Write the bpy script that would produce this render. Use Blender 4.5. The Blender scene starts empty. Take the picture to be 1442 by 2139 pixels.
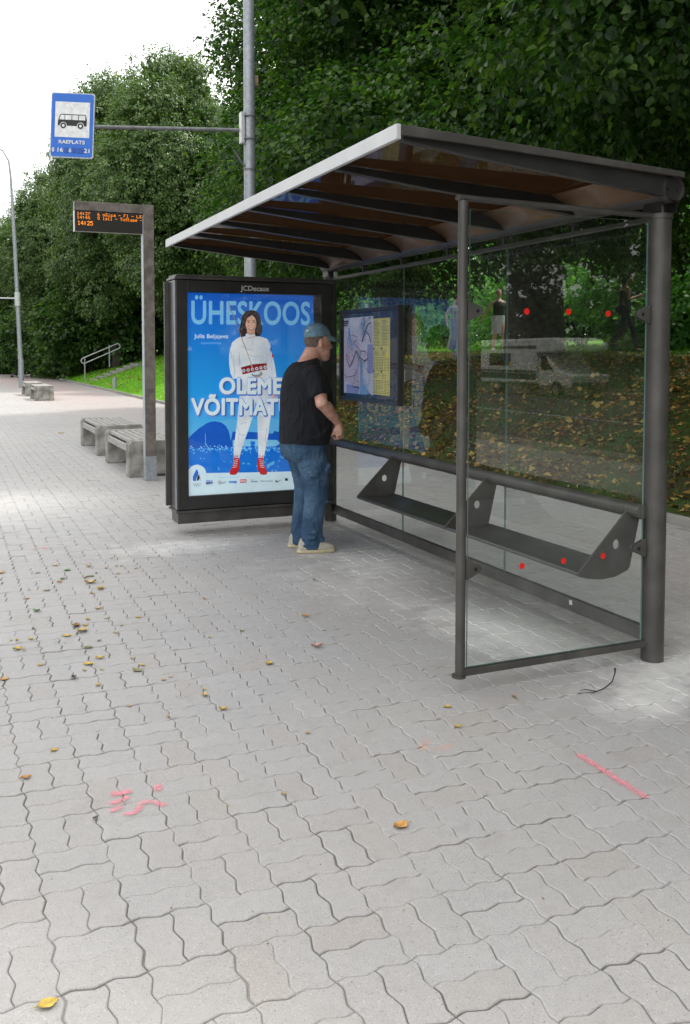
import bpy, bmesh, math, random
import numpy as np
from mathutils import Vector, Matrix, noise
from mathutils.geometry import tessellate_polygon
PI = math.pi
R = math.radians
S = bpy.context.scene
COL = S.collection
# ------------------------------------------------------------------ camera
# world frame: X = away from the road (towards the bank), Y = along the pavement, the near shelter post stands on the origin
cd = bpy.data.cameras.new('camera'); cam = bpy.data.objects.new('camera', cd); COL.objects.link(cam)
cam.location = (-3.301, -3.577, 1.57)
cam.rotation_euler = (PI/2-.0516, 0, -.4036)
cd.sensor_width = 36; cd.lens = 1905.6/2139*36
cd.shift_x = .0120; cd.shift_y = -.1102
cd.clip_start = .05; cd.clip_end = 2000
S.camera = cam
# ------------------------------------------------------------------ world and sun
SUN_DIR = Vector((.52, .06, .85)).normalized()
w = bpy.data.worlds.new('World'); S.world = w; w.use_nodes = True
nt = w.node_tree; nt.nodes.clear()
sky = nt.nodes.new('ShaderNodeTexSky'); sky.sky_type = 'NISHITA'; sky.sun_disc = False
sky.sun_elevation = math.asin(SUN_DIR.z); sky.sun_rotation = math.atan2(SUN_DIR.x, SUN_DIR.y)
b1 = nt.nodes.new('ShaderNodeBackground'); b1.inputs[1].default_value = .12
b2 = nt.nodes.new('ShaderNodeBackground'); b2.inputs[1].default_value = 1.95
nz = nt.nodes.new('ShaderNodeTexNoise'); nz.inputs['Scale'].default_value = 2.2; nz.inputs['Detail'].default_value = 4
cr = nt.nodes.new('ShaderNodeValToRGB')
cr.color_ramp.elements[0].position = .3; cr.color_ramp.elements[0].color = (.93, .955, .985, 1)
cr.color_ramp.elements[1].position = .65; cr.color_ramp.elements[1].color = (1.0, .99, .97, 1)
mx = nt.nodes.new('ShaderNodeMixShader'); mx.inputs[0].default_value = .88
wo = nt.nodes.new('ShaderNodeOutputWorld')
nt.links.new(nz.outputs['Fac'], cr.inputs[0]); nt.links.new(cr.outputs[0], b2.inputs[0])
nt.links.new(sky.outputs[0], b1.inputs[0]); nt.links.new(b1.outputs[0], mx.inputs[1]); nt.links.new(b2.outputs[0], mx.inputs[2])
nt.links.new(mx.outputs[0], wo.inputs[0])
sd = bpy.data.lights.new('sun', 'SUN'); sd.energy = 2.7; sd.angle = R(5); sd.color = (1, .95, .87)
sun = bpy.data.objects.new('sun', sd); COL.objects.link(sun); sun.rotation_euler = SUN_DIR.to_track_quat('Z', 'Y').to_euler()
S.view_settings.view_transform = 'Standard'; S.view_settings.look = 'None'; S.view_settings.exposure = .30; S.view_settings.gamma = 1
S.cycles.max_bounces = 8; S.cycles.transparent_max_bounces = 24; S.cycles.diffuse_bounces = 3; S.cycles.glossy_bounces = 3
S.cycles.caustics_reflective = False; S.cycles.caustics_refractive = False

# ------------------------------------------------------------------ materials
def N(t, typ, **kw):
    n = t.nodes.new(typ)
    for k, v in kw.items(): n.inputs[k].default_value = v
    return n
def mat(name, c, rough=.6, metal=0, var=.12, scale=6, bump=0, bscale=80, spec=.5, c2=None, lo=.35, hi=.65, detail=5, coat=0):
    """plain procedural surface: noise mixes two tones, a finer noise gives bump"""
    m = bpy.data.materials.new(name); m.use_nodes = True; t = m.node_tree; p = t.nodes['Principled BSDF']
    tc = N(t, 'ShaderNodeTexCoord'); nz = N(t, 'ShaderNodeTexNoise', Scale=scale, Detail=detail)
    t.links.new(tc.outputs['Object'], nz.inputs['Vector'])
    r = N(t, 'ShaderNodeValToRGB'); e = r.color_ramp.elements
    a = tuple(x*(1-var) for x in c); b = tuple(min(1, x*(1+var)) for x in c) if c2 is None else c2
    e[0].position = lo; e[1].position = hi; e[0].color = (*a, 1); e[1].color = (*b, 1)
    t.links.new(nz.outputs['Fac'], r.inputs[0]); t.links.new(r.outputs[0], p.inputs['Base Color'])
    p.inputs['Roughness'].default_value = rough; p.inputs['Metallic'].default_value = metal
    p.inputs['Specular IOR Level'].default_value = spec
    if coat: p.inputs['Coat Weight'].default_value = coat; p.inputs['Coat Roughness'].default_value = .05
    if bump:
        n2 = N(t, 'ShaderNodeTexNoise', Scale=bscale, Detail=4); bm_ = N(t, 'ShaderNodeBump', Strength=bump, Distance=.01)
        t.links.new(tc.outputs['Object'], n2.inputs['Vector']); t.links.new(n2.outputs['Fac'], bm_.inputs['Height']); t.links.new(bm_.outputs[0], p.inputs['Normal'])
    return m
def folds(m, scale, dist, stretch=(1, 1, .5)):
    """soft cloth folds: a broad stretched noise added under the weave bump"""
    t = m.node_tree; p = t.nodes['Principled BSDF']; tc = N(t, 'ShaderNodeTexCoord'); mp = N(t, 'ShaderNodeMapping'); mp.inputs['Scale'].default_value = stretch; mp.inputs['Rotation'].default_value = (.5, .4, 0)
    n = N(t, 'ShaderNodeTexNoise', Scale=scale, Detail=3, Distortion=1.2); b = N(t, 'ShaderNodeBump', Strength=.9, Distance=dist); old = p.inputs['Normal'].links
    t.links.new(tc.outputs['Object'], mp.inputs[0]); t.links.new(mp.outputs[0], n.inputs['Vector']); t.links.new(n.outputs['Fac'], b.inputs['Height'])
    if old: t.links.new(old[0].from_socket, b.inputs['Normal'])
    t.links.new(b.outputs[0], p.inputs['Normal']); return m
def srgb(r, g, b):
    f = lambda v: (v/255/12.92) if v/255 <= .04045 else ((v/255+.055)/1.055)**2.4
    return (f(r), f(g), f(b))
def flat(name, rgb, rough=.5, emit=0):
    m = mat(name, srgb(*rgb), rough, var=.04, scale=9)
    if emit:
        p = m.node_tree.nodes['Principled BSDF']; p.inputs['Emission Color'].default_value = (*srgb(*rgb), 1); p.inputs['Emission Strength'].default_value = emit
    return m
def glass_mat(name, tint, ior=1.5, boost=1.0, rough=0.0, dust=0):
    m = bpy.data.materials.new(name); m.use_nodes = True; t = m.node_tree; t.nodes.clear()
    tr = N(t, 'ShaderNodeBsdfTransparent'); tr.inputs[0].default_value = (*tint, 1)
    gl = N(t, 'ShaderNodeBsdfGlossy'); gl.inputs['Roughness'].default_value = rough; gl.inputs[0].default_value = (1, 1, 1, 1)
    fr = N(t, 'ShaderNodeFresnel', IOR=ior); mu = N(t, 'ShaderNodeMath'); mu.operation = 'MULTIPLY'; mu.inputs[1].default_value = boost; mu.use_clamp = True
    mx = N(t, 'ShaderNodeMixShader'); o = N(t, 'ShaderNodeOutputMaterial')
    gm = N(t, 'ShaderNodeNewGeometry'); fb = N(t, 'ShaderNodeMath'); fb.operation = 'SUBTRACT'; fb.inputs[0].default_value = 1; fm = N(t, 'ShaderNodeMath'); fm.operation = 'MULTIPLY'
    t.links.new(gm.outputs['Backfacing'], fb.inputs[1]); t.links.new(fr.outputs[0], fm.inputs[0]); t.links.new(fb.outputs[0], fm.inputs[1])
    t.links.new(fm.outputs[0], mu.inputs[0]); t.links.new(mu.outputs[0], mx.inputs[0]); t.links.new(tr.outputs[0], mx.inputs[1]); t.links.new(gl.outputs[0], mx.inputs[2]); t.links.new(mx.outputs[0], o.inputs[0])
    if dust:   # a thin film of dust: light smears all over, a denser splash line low on the pane
        df = N(t, 'ShaderNodeBsdfDiffuse'); df.inputs[0].default_value = (.62, .64, .62, 1); m2 = N(t, 'ShaderNodeMixShader'); tc = N(t, 'ShaderNodeTexCoord'); sp = N(t, 'ShaderNodeSeparateXYZ'); n1 = N(t, 'ShaderNodeTexNoise', Scale=3.5, Detail=9, Roughness=.7)
        mp = N(t, 'ShaderNodeMapping'); mp.inputs['Scale'].default_value = (1, 1, .35); t.links.new(tc.outputs['Object'], mp.inputs[0]); t.links.new(mp.outputs[0], n1.inputs['Vector']); t.links.new(tc.outputs['Object'], sp.inputs[0])
        lowm = N(t, 'ShaderNodeMapRange'); lowm.inputs[1].default_value = .75; lowm.inputs[2].default_value = .10; lowm.inputs[3].default_value = .25; lowm.inputs[4].default_value = 2.6; t.links.new(sp.outputs['Z'], lowm.inputs[0])
        nr = N(t, 'ShaderNodeMapRange'); nr.inputs[1].default_value = .35; nr.inputs[2].default_value = .8; nr.inputs[4].default_value = dust; t.links.new(n1.outputs['Fac'], nr.inputs[0])
        mm = N(t, 'ShaderNodeMath'); mm.operation = 'MULTIPLY'; mm.use_clamp = True; t.links.new(nr.outputs[0], mm.inputs[0]); t.links.new(lowm.outputs[0], mm.inputs[1]); t.links.new(mm.outputs[0], m2.inputs[0]); t.links.new(mx.outputs[0], m2.inputs[1]); t.links.new(df.outputs[0], m2.inputs[2]); t.links.new(m2.outputs[0], o.inputs[0])
    return m
def leaf_mat(name, ca, cb, cc, trans=.35, rough=.45):
    m = bpy.data.materials.new(name); m.use_nodes = True; t = m.node_tree; t.nodes.clear()
    g = N(t, 'ShaderNodeNewGeometry'); r = N(t, 'ShaderNodeValToRGB'); e = r.color_ramp.elements
    e[0].color = (*ca, 1); e[1].color = (*cc, 1); k = e.new(.55); k.color = (*cb, 1)
    t.links.new(g.outputs['Random Per Island'], r.inputs[0])
    p = N(t, 'ShaderNodeBsdfPrincipled', Roughness=rough); tl = N(t, 'ShaderNodeBsdfTranslucent'); mx = N(t, 'ShaderNodeMixShader'); mx.inputs[0].default_value = trans
    br = N(t, 'ShaderNodeMixRGB'); br.blend_type = 'MULTIPLY'; br.inputs[0].default_value = 1; br.inputs[2].default_value = (1.5, 1.7, .7, 1)
    o = N(t, 'ShaderNodeOutputMaterial')
    p.inputs['Specular IOR Level'].default_value = .35
    t.links.new(r.outputs[0], p.inputs['Base Color']); t.links.new(r.outputs[0], br.inputs[1]); t.links.new(br.outputs[0], tl.inputs[0])
    t.links.new(p.outputs[0], mx.inputs[1]); t.links.new(tl.outputs[0], mx.inputs[2]); t.links.new(mx.outputs[0], o.inputs[0])
    return m
M = {}
M['frame'] = mat('anthracite_paint', (.074, .070, .064), .42, .15, .16, 6, .12, 200, c2=(.098, .094, .087), detail=12, lo=.42, hi=.7)
M['frame_dark'] = mat('black_brown_paint', (.030, .029, .028), .35, .1, .15, 9, .05, 260)
M['fascia'] = mat('roof_edge_aluminium', (.56, .57, .58), .45, .1, .05, 6)
M['galv'] = mat('galvanised_steel', (.34, .37, .40), .5, .4, .2, 22, .06, 160, c2=(.40, .43, .46), lo=.3, hi=.7)
M['galv_dark'] = mat('weathered_steel', (.16, .165, .17), .6, .4, .2, 14, .1, 120)
M['glass'] = glass_mat('clear_safety_glass', (.97, .985, .978), 1.5, 1.15, dust=.035)
M['glass_edge'] = mat('glass_edge', (.10, .19, .17), .15)
def acrylic():
    m = glass_mat('brown_acrylic', (.15, .10, .062), 1.5, 1.0, .02); t = m.node_tree; mx = [n for n in t.nodes if n.type == 'MIX_SHADER'][0]; o = [n for n in t.nodes if n.type == 'OUTPUT_MATERIAL'][0]
    tl = N(t, 'ShaderNodeBsdfTranslucent'); tl.inputs[0].default_value = (.14, .092, .056, 1); ms = N(t, 'ShaderNodeMixShader'); nz = N(t, 'ShaderNodeTexNoise', Scale=7, Detail=6); tc = N(t, 'ShaderNodeTexCoord'); mr = N(t, 'ShaderNodeMapRange'); mr.inputs[1].default_value = .3; mr.inputs[2].default_value = .7; mr.inputs[3].default_value = .28; mr.inputs[4].default_value = .5
    t.links.new(tc.outputs['Object'], nz.inputs['Vector']); t.links.new(nz.outputs['Fac'], mr.inputs[0]); t.links.new(mr.outputs[0], ms.inputs[0]); t.links.new(mx.outputs[0], ms.inputs[1]); t.links.new(tl.outputs[0], ms.inputs[2]); t.links.new(ms.outputs[0], o.inputs[0]); return m
M['poster_glass'] = glass_mat('poster_cover_glass', (.98, .99, .99), 1.45, 1.3)
M['case_glass'] = glass_mat('map_case_glass', (.97, .97, .97), 1.5, .75)
M['roofsheet'] = None
M['roofsheet'] = acrylic()
M['concrete'] = mat('bench_concrete', (.23, .225, .20), .9, 0, .25, 5, .5, 60, c2=(.40, .39, .36), lo=.38, hi=.62, detail=9)
M['slat'] = mat('weathered_bench_timber', (.30, .285, .265), .8, 0, .2, 22, .3, 90, c2=(.46, .445, .42))
M['oldwood'] = mat('brown_stained_post', (.125, .105, .09), .7, 0, .18, 12, .25, 60, c2=(.19, .165, .145))
M['kerb'] = mat('kerb_concrete', (.27, .26, .24), .9, 0, .15, 3, .3, 60)
M['black'] = flat('black', (18, 18, 20), .5)
M['white'] = flat('white', (225, 228, 226), .5)
M['red'] = flat('red_dot', (215, 30, 22), .5)

# ------------------------------------------------------------------ helpers
def meta(o, label=None, cat=None, group=None, kind=None):
    if label: o['label'] = label
    if cat: o['category'] = cat
    if group: o['group'] = group
    if kind: o['kind'] = kind
    return o
def link(name, me, m=None, parent=None, mats=None):
    o = bpy.data.objects.new(name, me); COL.objects.link(o)
    for x in (mats or ([m] if m else [])): me.materials.append(x)
    if parent: o.parent = parent
    return o
def empty(name, loc=(0, 0, 0), rz=0, **kw):
    o = bpy.data.objects.new(name, None); COL.objects.link(o); o.location = loc; o.rotation_euler = (0, 0, rz); o.empty_display_size = .2
    return meta(o, **kw)
class MB:
    def __init__(s): s.v = []; s.f = []; s.mi = []
    def add(s, v, f, mi=0):
        n = len(s.v); s.v += [tuple(x) for x in v]; s.f += [tuple(i+n for i in q) for q in f]; s.mi += [mi]*len(f); return s
    def box(s, a, b, mi=0, rot=None, piv=None):
        x0, y0, z0 = a; x1, y1, z1 = b
        v = [Vector(p) for p in ((x0,y0,z0),(x1,y0,z0),(x1,y1,z0),(x0,y1,z0),(x0,y0,z1),(x1,y0,z1),(x1,y1,z1),(x0,y1,z1))]
        if rot: pv = Vector(piv or (0,0,0)); v = [rot@(p-pv)+pv for p in v]
        return s.add(v, [(0,3,2,1),(4,5,6,7),(0,1,5,4),(1,2,6,5),(2,3,7,6),(3,0,4,7)], mi)
    def tube(s, pts, rad, n=14, mi=0, cap=True, ry=None):
        pts = [Vector(p) for p in pts]; rad = rad if isinstance(rad, (list, tuple)) else [rad]*len(pts)
        fr = None; base = len(s.v); vs = []
        for i, p in enumerate(pts):
            d = (pts[min(i+1, len(pts)-1)]-pts[max(i-1, 0)]).normalized()
            if fr is None:
                up = Vector((0,0,1)) if abs(d.z) < .9 else Vector((1,0,0)); a = d.cross(up).normalized()
            else: a = (fr-d*fr.dot(d)).normalized()
            fr = a; b = d.cross(a)
            r1 = rad[i] if not isinstance(rad[i], tuple) else rad[i][0]; r2 = rad[i] if not isinstance(rad[i], tuple) else rad[i][1]
            for k in range(n):
                t = 2*PI*k/n; vs.append(p+a*(r1*math.cos(t))+b*(r2*math.sin(t)))
        f = []
        for i in range(len(pts)-1):
            for k in range(n):
                k2 = (k+1) % n; f.append((i*n+k, i*n+k2, (i+1)*n+k2, (i+1)*n+k))
        if cap: f.append(tuple(range(n-1, -1, -1))); f.append(tuple((len(pts)-1)*n+k for k in range(n)))
        return s.add(vs, f, mi)
    def loft(s, st, n=24, mi=0, pw=2.0):
        """stations (x, y, z, rx, ry[, tilt]) stacked horizontally sliced ellipses"""
        vs = []
        for q in st:
            x, y, z, rx, ry = q[:5]; tilt = q[5] if len(q) > 5 else 0
            for k in range(n):
                t = 2*PI*k/n; c, s_ = math.cos(t), math.sin(t)
                ex = math.copysign(abs(c)**(2/pw), c)*rx; ey = math.copysign(abs(s_)**(2/pw), s_)*ry
                vs.append((x+ex, y+ey, z+ex*tilt))
        f = []; L = len(st)
        for i in range(L-1):
            for k in range(n):
                k2 = (k+1) % n; f.append((i*n+k, i*n+k2, (i+1)*n+k2, (i+1)*n+k))
        f.append(tuple(range(n-1, -1, -1))); f.append(tuple((L-1)*n+k for k in range(n)))
        return s.add(vs, f, mi)
    def ball(s, c, r, mi=0, n=14, m=9, rot=None):
        r = r if isinstance(r, tuple) else (r, r, r); c = Vector(c); vs = []
        for i in range(m+1):
            a = PI*i/m
            for k in range(n):
                t = 2*PI*k/n; p = Vector((r[0]*math.sin(a)*math.cos(t), r[1]*math.sin(a)*math.sin(t), -r[2]*math.cos(a)))
                if rot: p = rot@p
                vs.append(c+p)
        f = [(i*n+k, i*n+(k+1) % n, (i+1)*n+(k+1) % n, (i+1)*n+k) for i in range(m) for k in range(n)]
        return s.add(vs, f, mi)
    def prism(s, poly, axis, a, b, mi=0):
        """2D outline extruded along axis from a to b; outline coordinates are the other two axes in order"""
        def P(u, v, w):
            return {0: (w, u, v), 1: (u, w, v), 2: (u, v, w)}[axis]
        n = len(poly); v = [P(u, q, a) for u, q in poly]+[P(u, q, b) for u, q in poly]
        f = [(i, (i+1) % n, n+(i+1) % n, n+i) for i in range(n)]+[tuple(range(n-1, -1, -1)), tuple(range(n, 2*n))]
        return s.add(v, f, mi)
    def mesh(s, name, smooth=False):
        me = bpy.data.meshes.new(name); me.from_pydata([tuple(x) for x in s.v], [], s.f)
        me.polygons.foreach_set('material_index', s.mi)
        bm = bmesh.new(); bm.from_mesh(me); bmesh.ops.recalc_face_normals(bm, faces=bm.faces); bm.to_mesh(me); bm.free()
        if smooth: me.shade_smooth()
        return me
    def build(s, name, m=None, parent=None, smooth=False, bevel=0, mats=None, auto=False):
        me = s.mesh(name, smooth or auto); o = link(name, me, m, parent, mats)
        if auto:
            try: me.set_sharp_from_angle(angle=R(38))
            except Exception: pass
        if bevel:
            b = o.modifiers.new('bevel', 'BEVEL'); b.width = bevel; b.segments = 2; b.limit_method = 'ANGLE'; b.angle_limit = R(40)
        return o
def fuse(mb, name, m, parent=None, voxel=.008, smooth=6, mats=None, deci=0):
    """melt overlapping closed pieces into ONE continuous surface"""
    me = mb.mesh('tmp'); o = bpy.data.objects.new('tmp', me); COL.objects.link(o)
    r = o.modifiers.new('r', 'REMESH'); r.mode = 'VOXEL'; r.voxel_size = voxel
    sm = o.modifiers.new('s', 'SMOOTH'); sm.iterations = smooth; sm.factor = .5
    dg = bpy.context.evaluated_depsgraph_get(); me2 = bpy.data.meshes.new_from_object(o.evaluated_get(dg))
    bpy.data.objects.remove(o); me2.name = name; me2.materials.clear(); me2.shade_smooth()
    return link(name, me2, m, parent, mats)
def text_mesh(s, bold=0.0, space=1.0, shear=0):
    c = bpy.data.curves.new('t', 'FONT'); c.body = s; c.size = 1; c.offset = bold; c.space_character = space; c.shear = shear; c.resolution_u = 5
    o = bpy.data.objects.new('t', c); COL.objects.link(o)
    dg = bpy.context.evaluated_depsgraph_get(); me = bpy.data.meshes.new_from_object(o.evaluated_get(dg))
    v = [tuple(x.co[:2]) for x in me.vertices]; f = [tuple(p.vertices) for p in me.polygons]
    bpy.data.objects.remove(o); bpy.data.curves.remove(c); bpy.data.meshes.remove(me)
    return v, f
class Art:
    """flat printed artwork: polygons and lettering in (x, z), each layer a hair in front of the last"""
    def __init__(s, mapf=None, step=.0004): s.mb = MB(); s.mats = []; s.n = 0; s.mapf = mapf or (lambda x, y: (x, y)); s.step = step
    def mi(s, m):
        if m not in s.mats: s.mats.append(m)
        return s.mats.index(m)
    def lay(s, m, vs, fs, raw=False):
        y = -s.n*s.step
        q = [(p if raw else s.mapf(*p)) for p in vs]
        s.mb.add([(x, y, z) for x, z in q], fs, s.mi(m)); 
    def up(s): s.n += 1; return s
    def poly(s, m, pts, up=True):
        if up: s.up()
        t = tessellate_polygon([[Vector((x, y, 0)) for x, y in pts]]); s.lay(m, pts, [tuple(a) for a in t])
    def rect(s, m, x0, y0, x1, y1, up=True): s.poly(m, [(x0,y0),(x1,y0),(x1,y1),(x0,y1)], up)
    def ell(s, m, cx, cy, rx, ry, rot=0, n=28, up=True, a0=0, a1=2*PI):
        s.poly(m, [(cx+rx*math.cos(t)*math.cos(rot)-ry*math.sin(t)*math.sin(rot), cy+rx*math.cos(t)*math.sin(rot)+ry*math.sin(t)*math.cos(rot)) for t in [a0+(a1-a0)*k/n for k in range(n+(a1-a0 < 6))]], up)
    def line(s, m, pts, wd, up=True, closed=False):
        if up: s.up()
        P = [Vector(p) for p in pts]
        if closed: P.append(P[0])
        for a, b in zip(P, P[1:]):
            d = (b-a)
            if d.length < 1e-9: continue
            d.normalize(); n_ = Vector((-d.y, d.x))*wd/2; e = d*wd*.3
            s.lay(m, [tuple(a-e+n_), tuple(a-e-n_), tuple(b+e-n_), tuple(b+e+n_)], [(0,1,2,3)])
    def ring(s, m, cx, cy, r, wd, up=True, n=20, rx=1):
        s.line(m, [(cx+rx*r*math.cos(2*PI*k/n), cy+r*math.sin(2*PI*k/n)) for k in range(n)], wd, up, True)
    def text(s, m, txt, x0, y0, x1, y1, bold=0.0, space=1.0, shear=0, hfit=None):
        """lettering fitted into the box. Weight is added by overprinting the word slightly shifted, each pass a hair further out"""
        v, f = text_mesh(txt, 0, space, shear); hv, _ = text_mesh(hfit or 'H', 0)
        if not v: return
        xs = [p[0] for p in v]; ax, bx = min(xs)-bold, max(xs)+bold; ys = [p[1] for p in hv]; ay, by = min(ys)-bold, max(ys)+bold
        s.up(); n0 = s.n
        for k in range(9 if bold else 1):
            dx, dy = (0, 0) if k == 8 or not bold else (bold*math.cos(k*PI/4), bold*math.sin(k*PI/4))
            s.n = n0+k*.11; s.lay(m, [(x0+(p[0]+dx-ax)/(bx-ax)*(x1-x0), y0+(p[1]+dy-ay)/(by-ay)*(y1-y0)) for p in v], f)
        s.n = n0
    def build(s, name, parent=None):
        me = bpy.data.meshes.new(name); me.from_pydata(s.mb.v, [], s.mb.f); me.polygons.foreach_set('material_index', s.mb.mi)
        return link(name, me, None, parent, s.mats)
def copy_tree(o, parent=None):
    c = o.copy(); COL.objects.link(c)
    if parent: c.parent = parent
    for ch in list(o.children): copy_tree(ch, c)
    return c

# ------------------------------------------------------------------ ground, pavement, road, bank
def bank_z(x, y):
    if x < 2.86: return .06
    t = min(1, (x-2.86)/6.3)
    z = .07+1.46*math.sin(t*PI/2)**1.15
    z += .05*noise.noise(Vector((x*.45, y*.3, 0)))*min(1, (x-2.8)*.6)*(1 if x < 9 or x > 12.6 else .15)
    if x > 12.6: z += min(1.2, (x-12.6)*.05)
    return z
# joint bed under the pavers
def sheet(name, x0, y0, x1, y1, z, m, **kw):
    me = bpy.data.meshes.new(name); me.from_pydata([(x0,y0,z),(x1,y0,z),(x1,y1,z),(x0,y1,z)], [], [(0,1,2,3)])
    return meta(link(name, me, m), kind='structure', **kw)
M['joint'] = mat('joint_sand', (.15, .14, .12), .95, 0, .2, 2, .4, 150, c2=(.30, .285, .26), lo=.3, hi=.7)
M['asphalt'] = mat('road_asphalt', (.055, .055, .056), .85, 0, .15, 3, .4, 200)
M['soil'] = mat('ground_soil', (.10, .10, .07), .95, 0, .2, 1, .3, 40)
sheet('ground', -900, -900, 900, 900, -.42, M['soil'])
sheet('pavement_bed', -6.2, -14, 2.84, 140, -.0068, M['joint'])
sheet('road', -20, -300, -6.4, 400, -.30, M['asphalt'])
sheet('road_marking', -13.3, -120, -13.16, 300, -.294, M['white'])

def paver_material(name):
    m = bpy.data.materials.new(name); m.use_nodes = True; t = m.node_tree; p = t.nodes['Principled BSDF']
    L = t.links.new; tc = N(t, 'ShaderNodeTexCoord'); g = N(t, 'ShaderNodeNewGeometry')
    # per stone tone
    r = N(t, 'ShaderNodeValToRGB'); e = r.color_ramp.elements; e[0].color = (.400, .366, .340, 1); e[1].color = (.430, .410, .393, 1); k = e.new(.12); k.color = (.405, .382, .363, 1); k = e.new(.9); k.color = (.412, .392, .375, 1)
    L(g.outputs['Random Per Island'], r.inputs[0])
    def mixc(fac, a, b, mode='MIX', f=None):
        q = N(t, 'ShaderNodeMixRGB'); q.blend_type = mode
        if fac is not None: L(fac, q.inputs[0])
        if f is not None: q.inputs[0].default_value = f
        if isinstance(a, tuple): q.inputs[1].default_value = (*a, 1)
        else: L(a, q.inputs[1])
        if isinstance(b, tuple): q.inputs[2].default_value = (*b, 1)
        else: L(b, q.inputs[2])
        return q.outputs[0]
    def noi(s, d=4, lo=.4, hi=.6, vec=None, rough=.55):
        q = N(t, 'ShaderNodeTexNoise', Scale=s, Detail=d, Roughness=rough); L(vec or tc.outputs['Object'], q.inputs['Vector'])
        mr = N(t, 'ShaderNodeMapRange'); mr.inputs[1].default_value = lo; mr.inputs[2].default_value = hi; L(q.outputs['Fac'], mr.inputs[0]); return mr.outputs[0], q.outputs['Fac']
    big, _ = noi(.55, 4, .35, .68); c = mixc(big, r.outputs[0], (.90, .93, .97), 'MULTIPLY')
    md, _ = noi(28, 6, .25, .75, rough=.7); c = mixc(md, c, (.86, .86, .87), 'MULTIPLY')
    sp, spr = noi(230, 2, .61, .74); c = mixc(sp, c, (.57, .56, .54))
    dk, _ = noi(170, 2, .60, .72, rough=.7); c = mixc(dk, c, (.17, .16, .15))
    # patches of grime
    gm, _ = noi(5, 8, .56, .80, rough=.65); gmm = N(t, 'ShaderNodeMath'); gmm.operation = 'MULTIPLY'; gmm.inputs[1].default_value = .35; L(gm, gmm.inputs[0]); c = mixc(gmm.outputs[0], c, (.22, .20, .18))
    # white cement dust: stains where the shelter was set, own shape
    def blob(cx, cy, rx, ry, rot, amt, sc=6, lo=-.25, hi=.55):
        mp = N(t, 'ShaderNodeMapping'); mp.vector_type = 'TEXTURE'
        mp.inputs['Location'].default_value = (cx, cy, 0); mp.inputs['Rotation'].default_value = (0, 0, rot); mp.inputs['Scale'].default_value = (rx, ry, 1)
        L(tc.outputs['Object'], mp.inputs[0]); sx = N(t, 'ShaderNodeVectorMath'); sx.operation = 'MULTIPLY'; sx.inputs[1].default_value = (1, 1, 0); L(mp.outputs[0], sx.inputs[0])
        ln = N(t, 'ShaderNodeVectorMath'); ln.operation = 'LENGTH'; L(sx.outputs[0], ln.inputs[0])
        q = N(t, 'ShaderNodeTexNoise', Scale=sc, Detail=8, Roughness=.7); L(tc.outputs['Object'], q.inputs['Vector'])
        a = N(t, 'ShaderNodeMath'); a.operation = 'MULTIPLY_ADD'; L(q.outputs['Fac'], a.inputs[0]); a.inputs[1].default_value = 1.9; 
        b = N(t, 'ShaderNodeMath'); b.operation = 'SUBTRACT'; b.inputs[0].default_value = -.05; L(ln.outputs['Value'], b.inputs[1]); L(b.outputs[0], a.inputs[2])
        mr = N(t, 'ShaderNodeMapRange'); mr.inputs[1].default_value = lo+.2; mr.inputs[2].default_value = hi+.25; mr.inputs[4].default_value = amt; L(a.outputs[0], mr.inputs[0]); return mr.outputs[0]
    jw, _ = noi(3.0, 7, .60, .74, rough=.7); c = mixc(jw, c, (.80, .80, .80), 'MULTIPLY')
    for b in STAINS: c = mixc(blob(*b), c, (.72, .705, .685))
    for b in SHADE_PATCHES: c = mixc(blob(*b), c, (.17, .165, .155))
    for b in RUST: c = mixc(blob(*b), c, (.50, .31, .23))
    for b in PINKS: c = mixc(blob(*b), c, (.43, .33, .31))
    L(c, p.inputs['Base Color']); p.inputs['Roughness'].default_value = .58; p.inputs['Specular IOR Level'].default_value = .62
    q = N(t, 'ShaderNodeTexNoise', Scale=150, Detail=5, Roughness=.7); L(tc.outputs['Object'], q.inputs['Vector'])
    q2 = N(t, 'ShaderNodeTexNoise', Scale=14, Detail=5); L(tc.outputs['Object'], q2.inputs['Vector'])
    ad = N(t, 'ShaderNodeMath'); ad.operation = 'MULTIPLY_ADD'; L(q2.outputs['Fac'], ad.inputs[0]); ad.inputs[1].default_value = 1.2; L(q.outputs['Fac'], ad.inputs[2])
    bp = N(t, 'ShaderNodeBump', Strength=.55, Distance=.005); L(ad.outputs[0], bp.inputs['Height']); L(bp.outputs[0], p.inputs['Normal'])
    return m
STAINS = [(-1.45, 3.65, .85, .40, .1, .65), (-.35, 2.4, .5, 1.0, .15, .8), (-.42, .75, .45, .8, 0, 1.0), (.05, -.15, .8, .32, .2, .75), (-.35, -.42, .5, .22, .4, .6), (-.8, 1.9, .5, 1.2, .3, .35), (.1, 4.0, .35, .35, 0, .8), (-2.4, 6.0, 1.2, 3, .1, .25), (.9, .2, .6, .5, .2, .6)]
SHADE_PATCHES = [(-.1, 1.6, .55, 1.3, 0, .45), (.9, 2.2, .8, 2.6, 0, .4), (-.35, 3.4, .4, .6, 0, .3)]  # shade under and behind the shelter, painted into the paver tone
RUST = [(-1.56, -.44, .085, .028, .9, .75, 30), (-1.50, -.49, .06, .03, .3, .6, 30)]
PINKS = [(1.6, 1.0, .8, 2.2, 0, .3), (.9, 45, 2.6, 34, .0, 1.0, 1.5)]
PX, PY = .2128, .2221; OX, OY = -3.066, -1.112; AMP = .031
def fw(t, sgn):
    t = (t-math.floor(t)) % .5; P = [(0, 0), (.105, 1), (.145, 1), (.355, -1), (.395, -1), (.5, 0)]
    for (a, x), (b, y) in zip(P, P[1:]):
        if t <= b: return sgn*(x+(y-x)*(t-a)/(b-a))*AMP
    return 0
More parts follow.
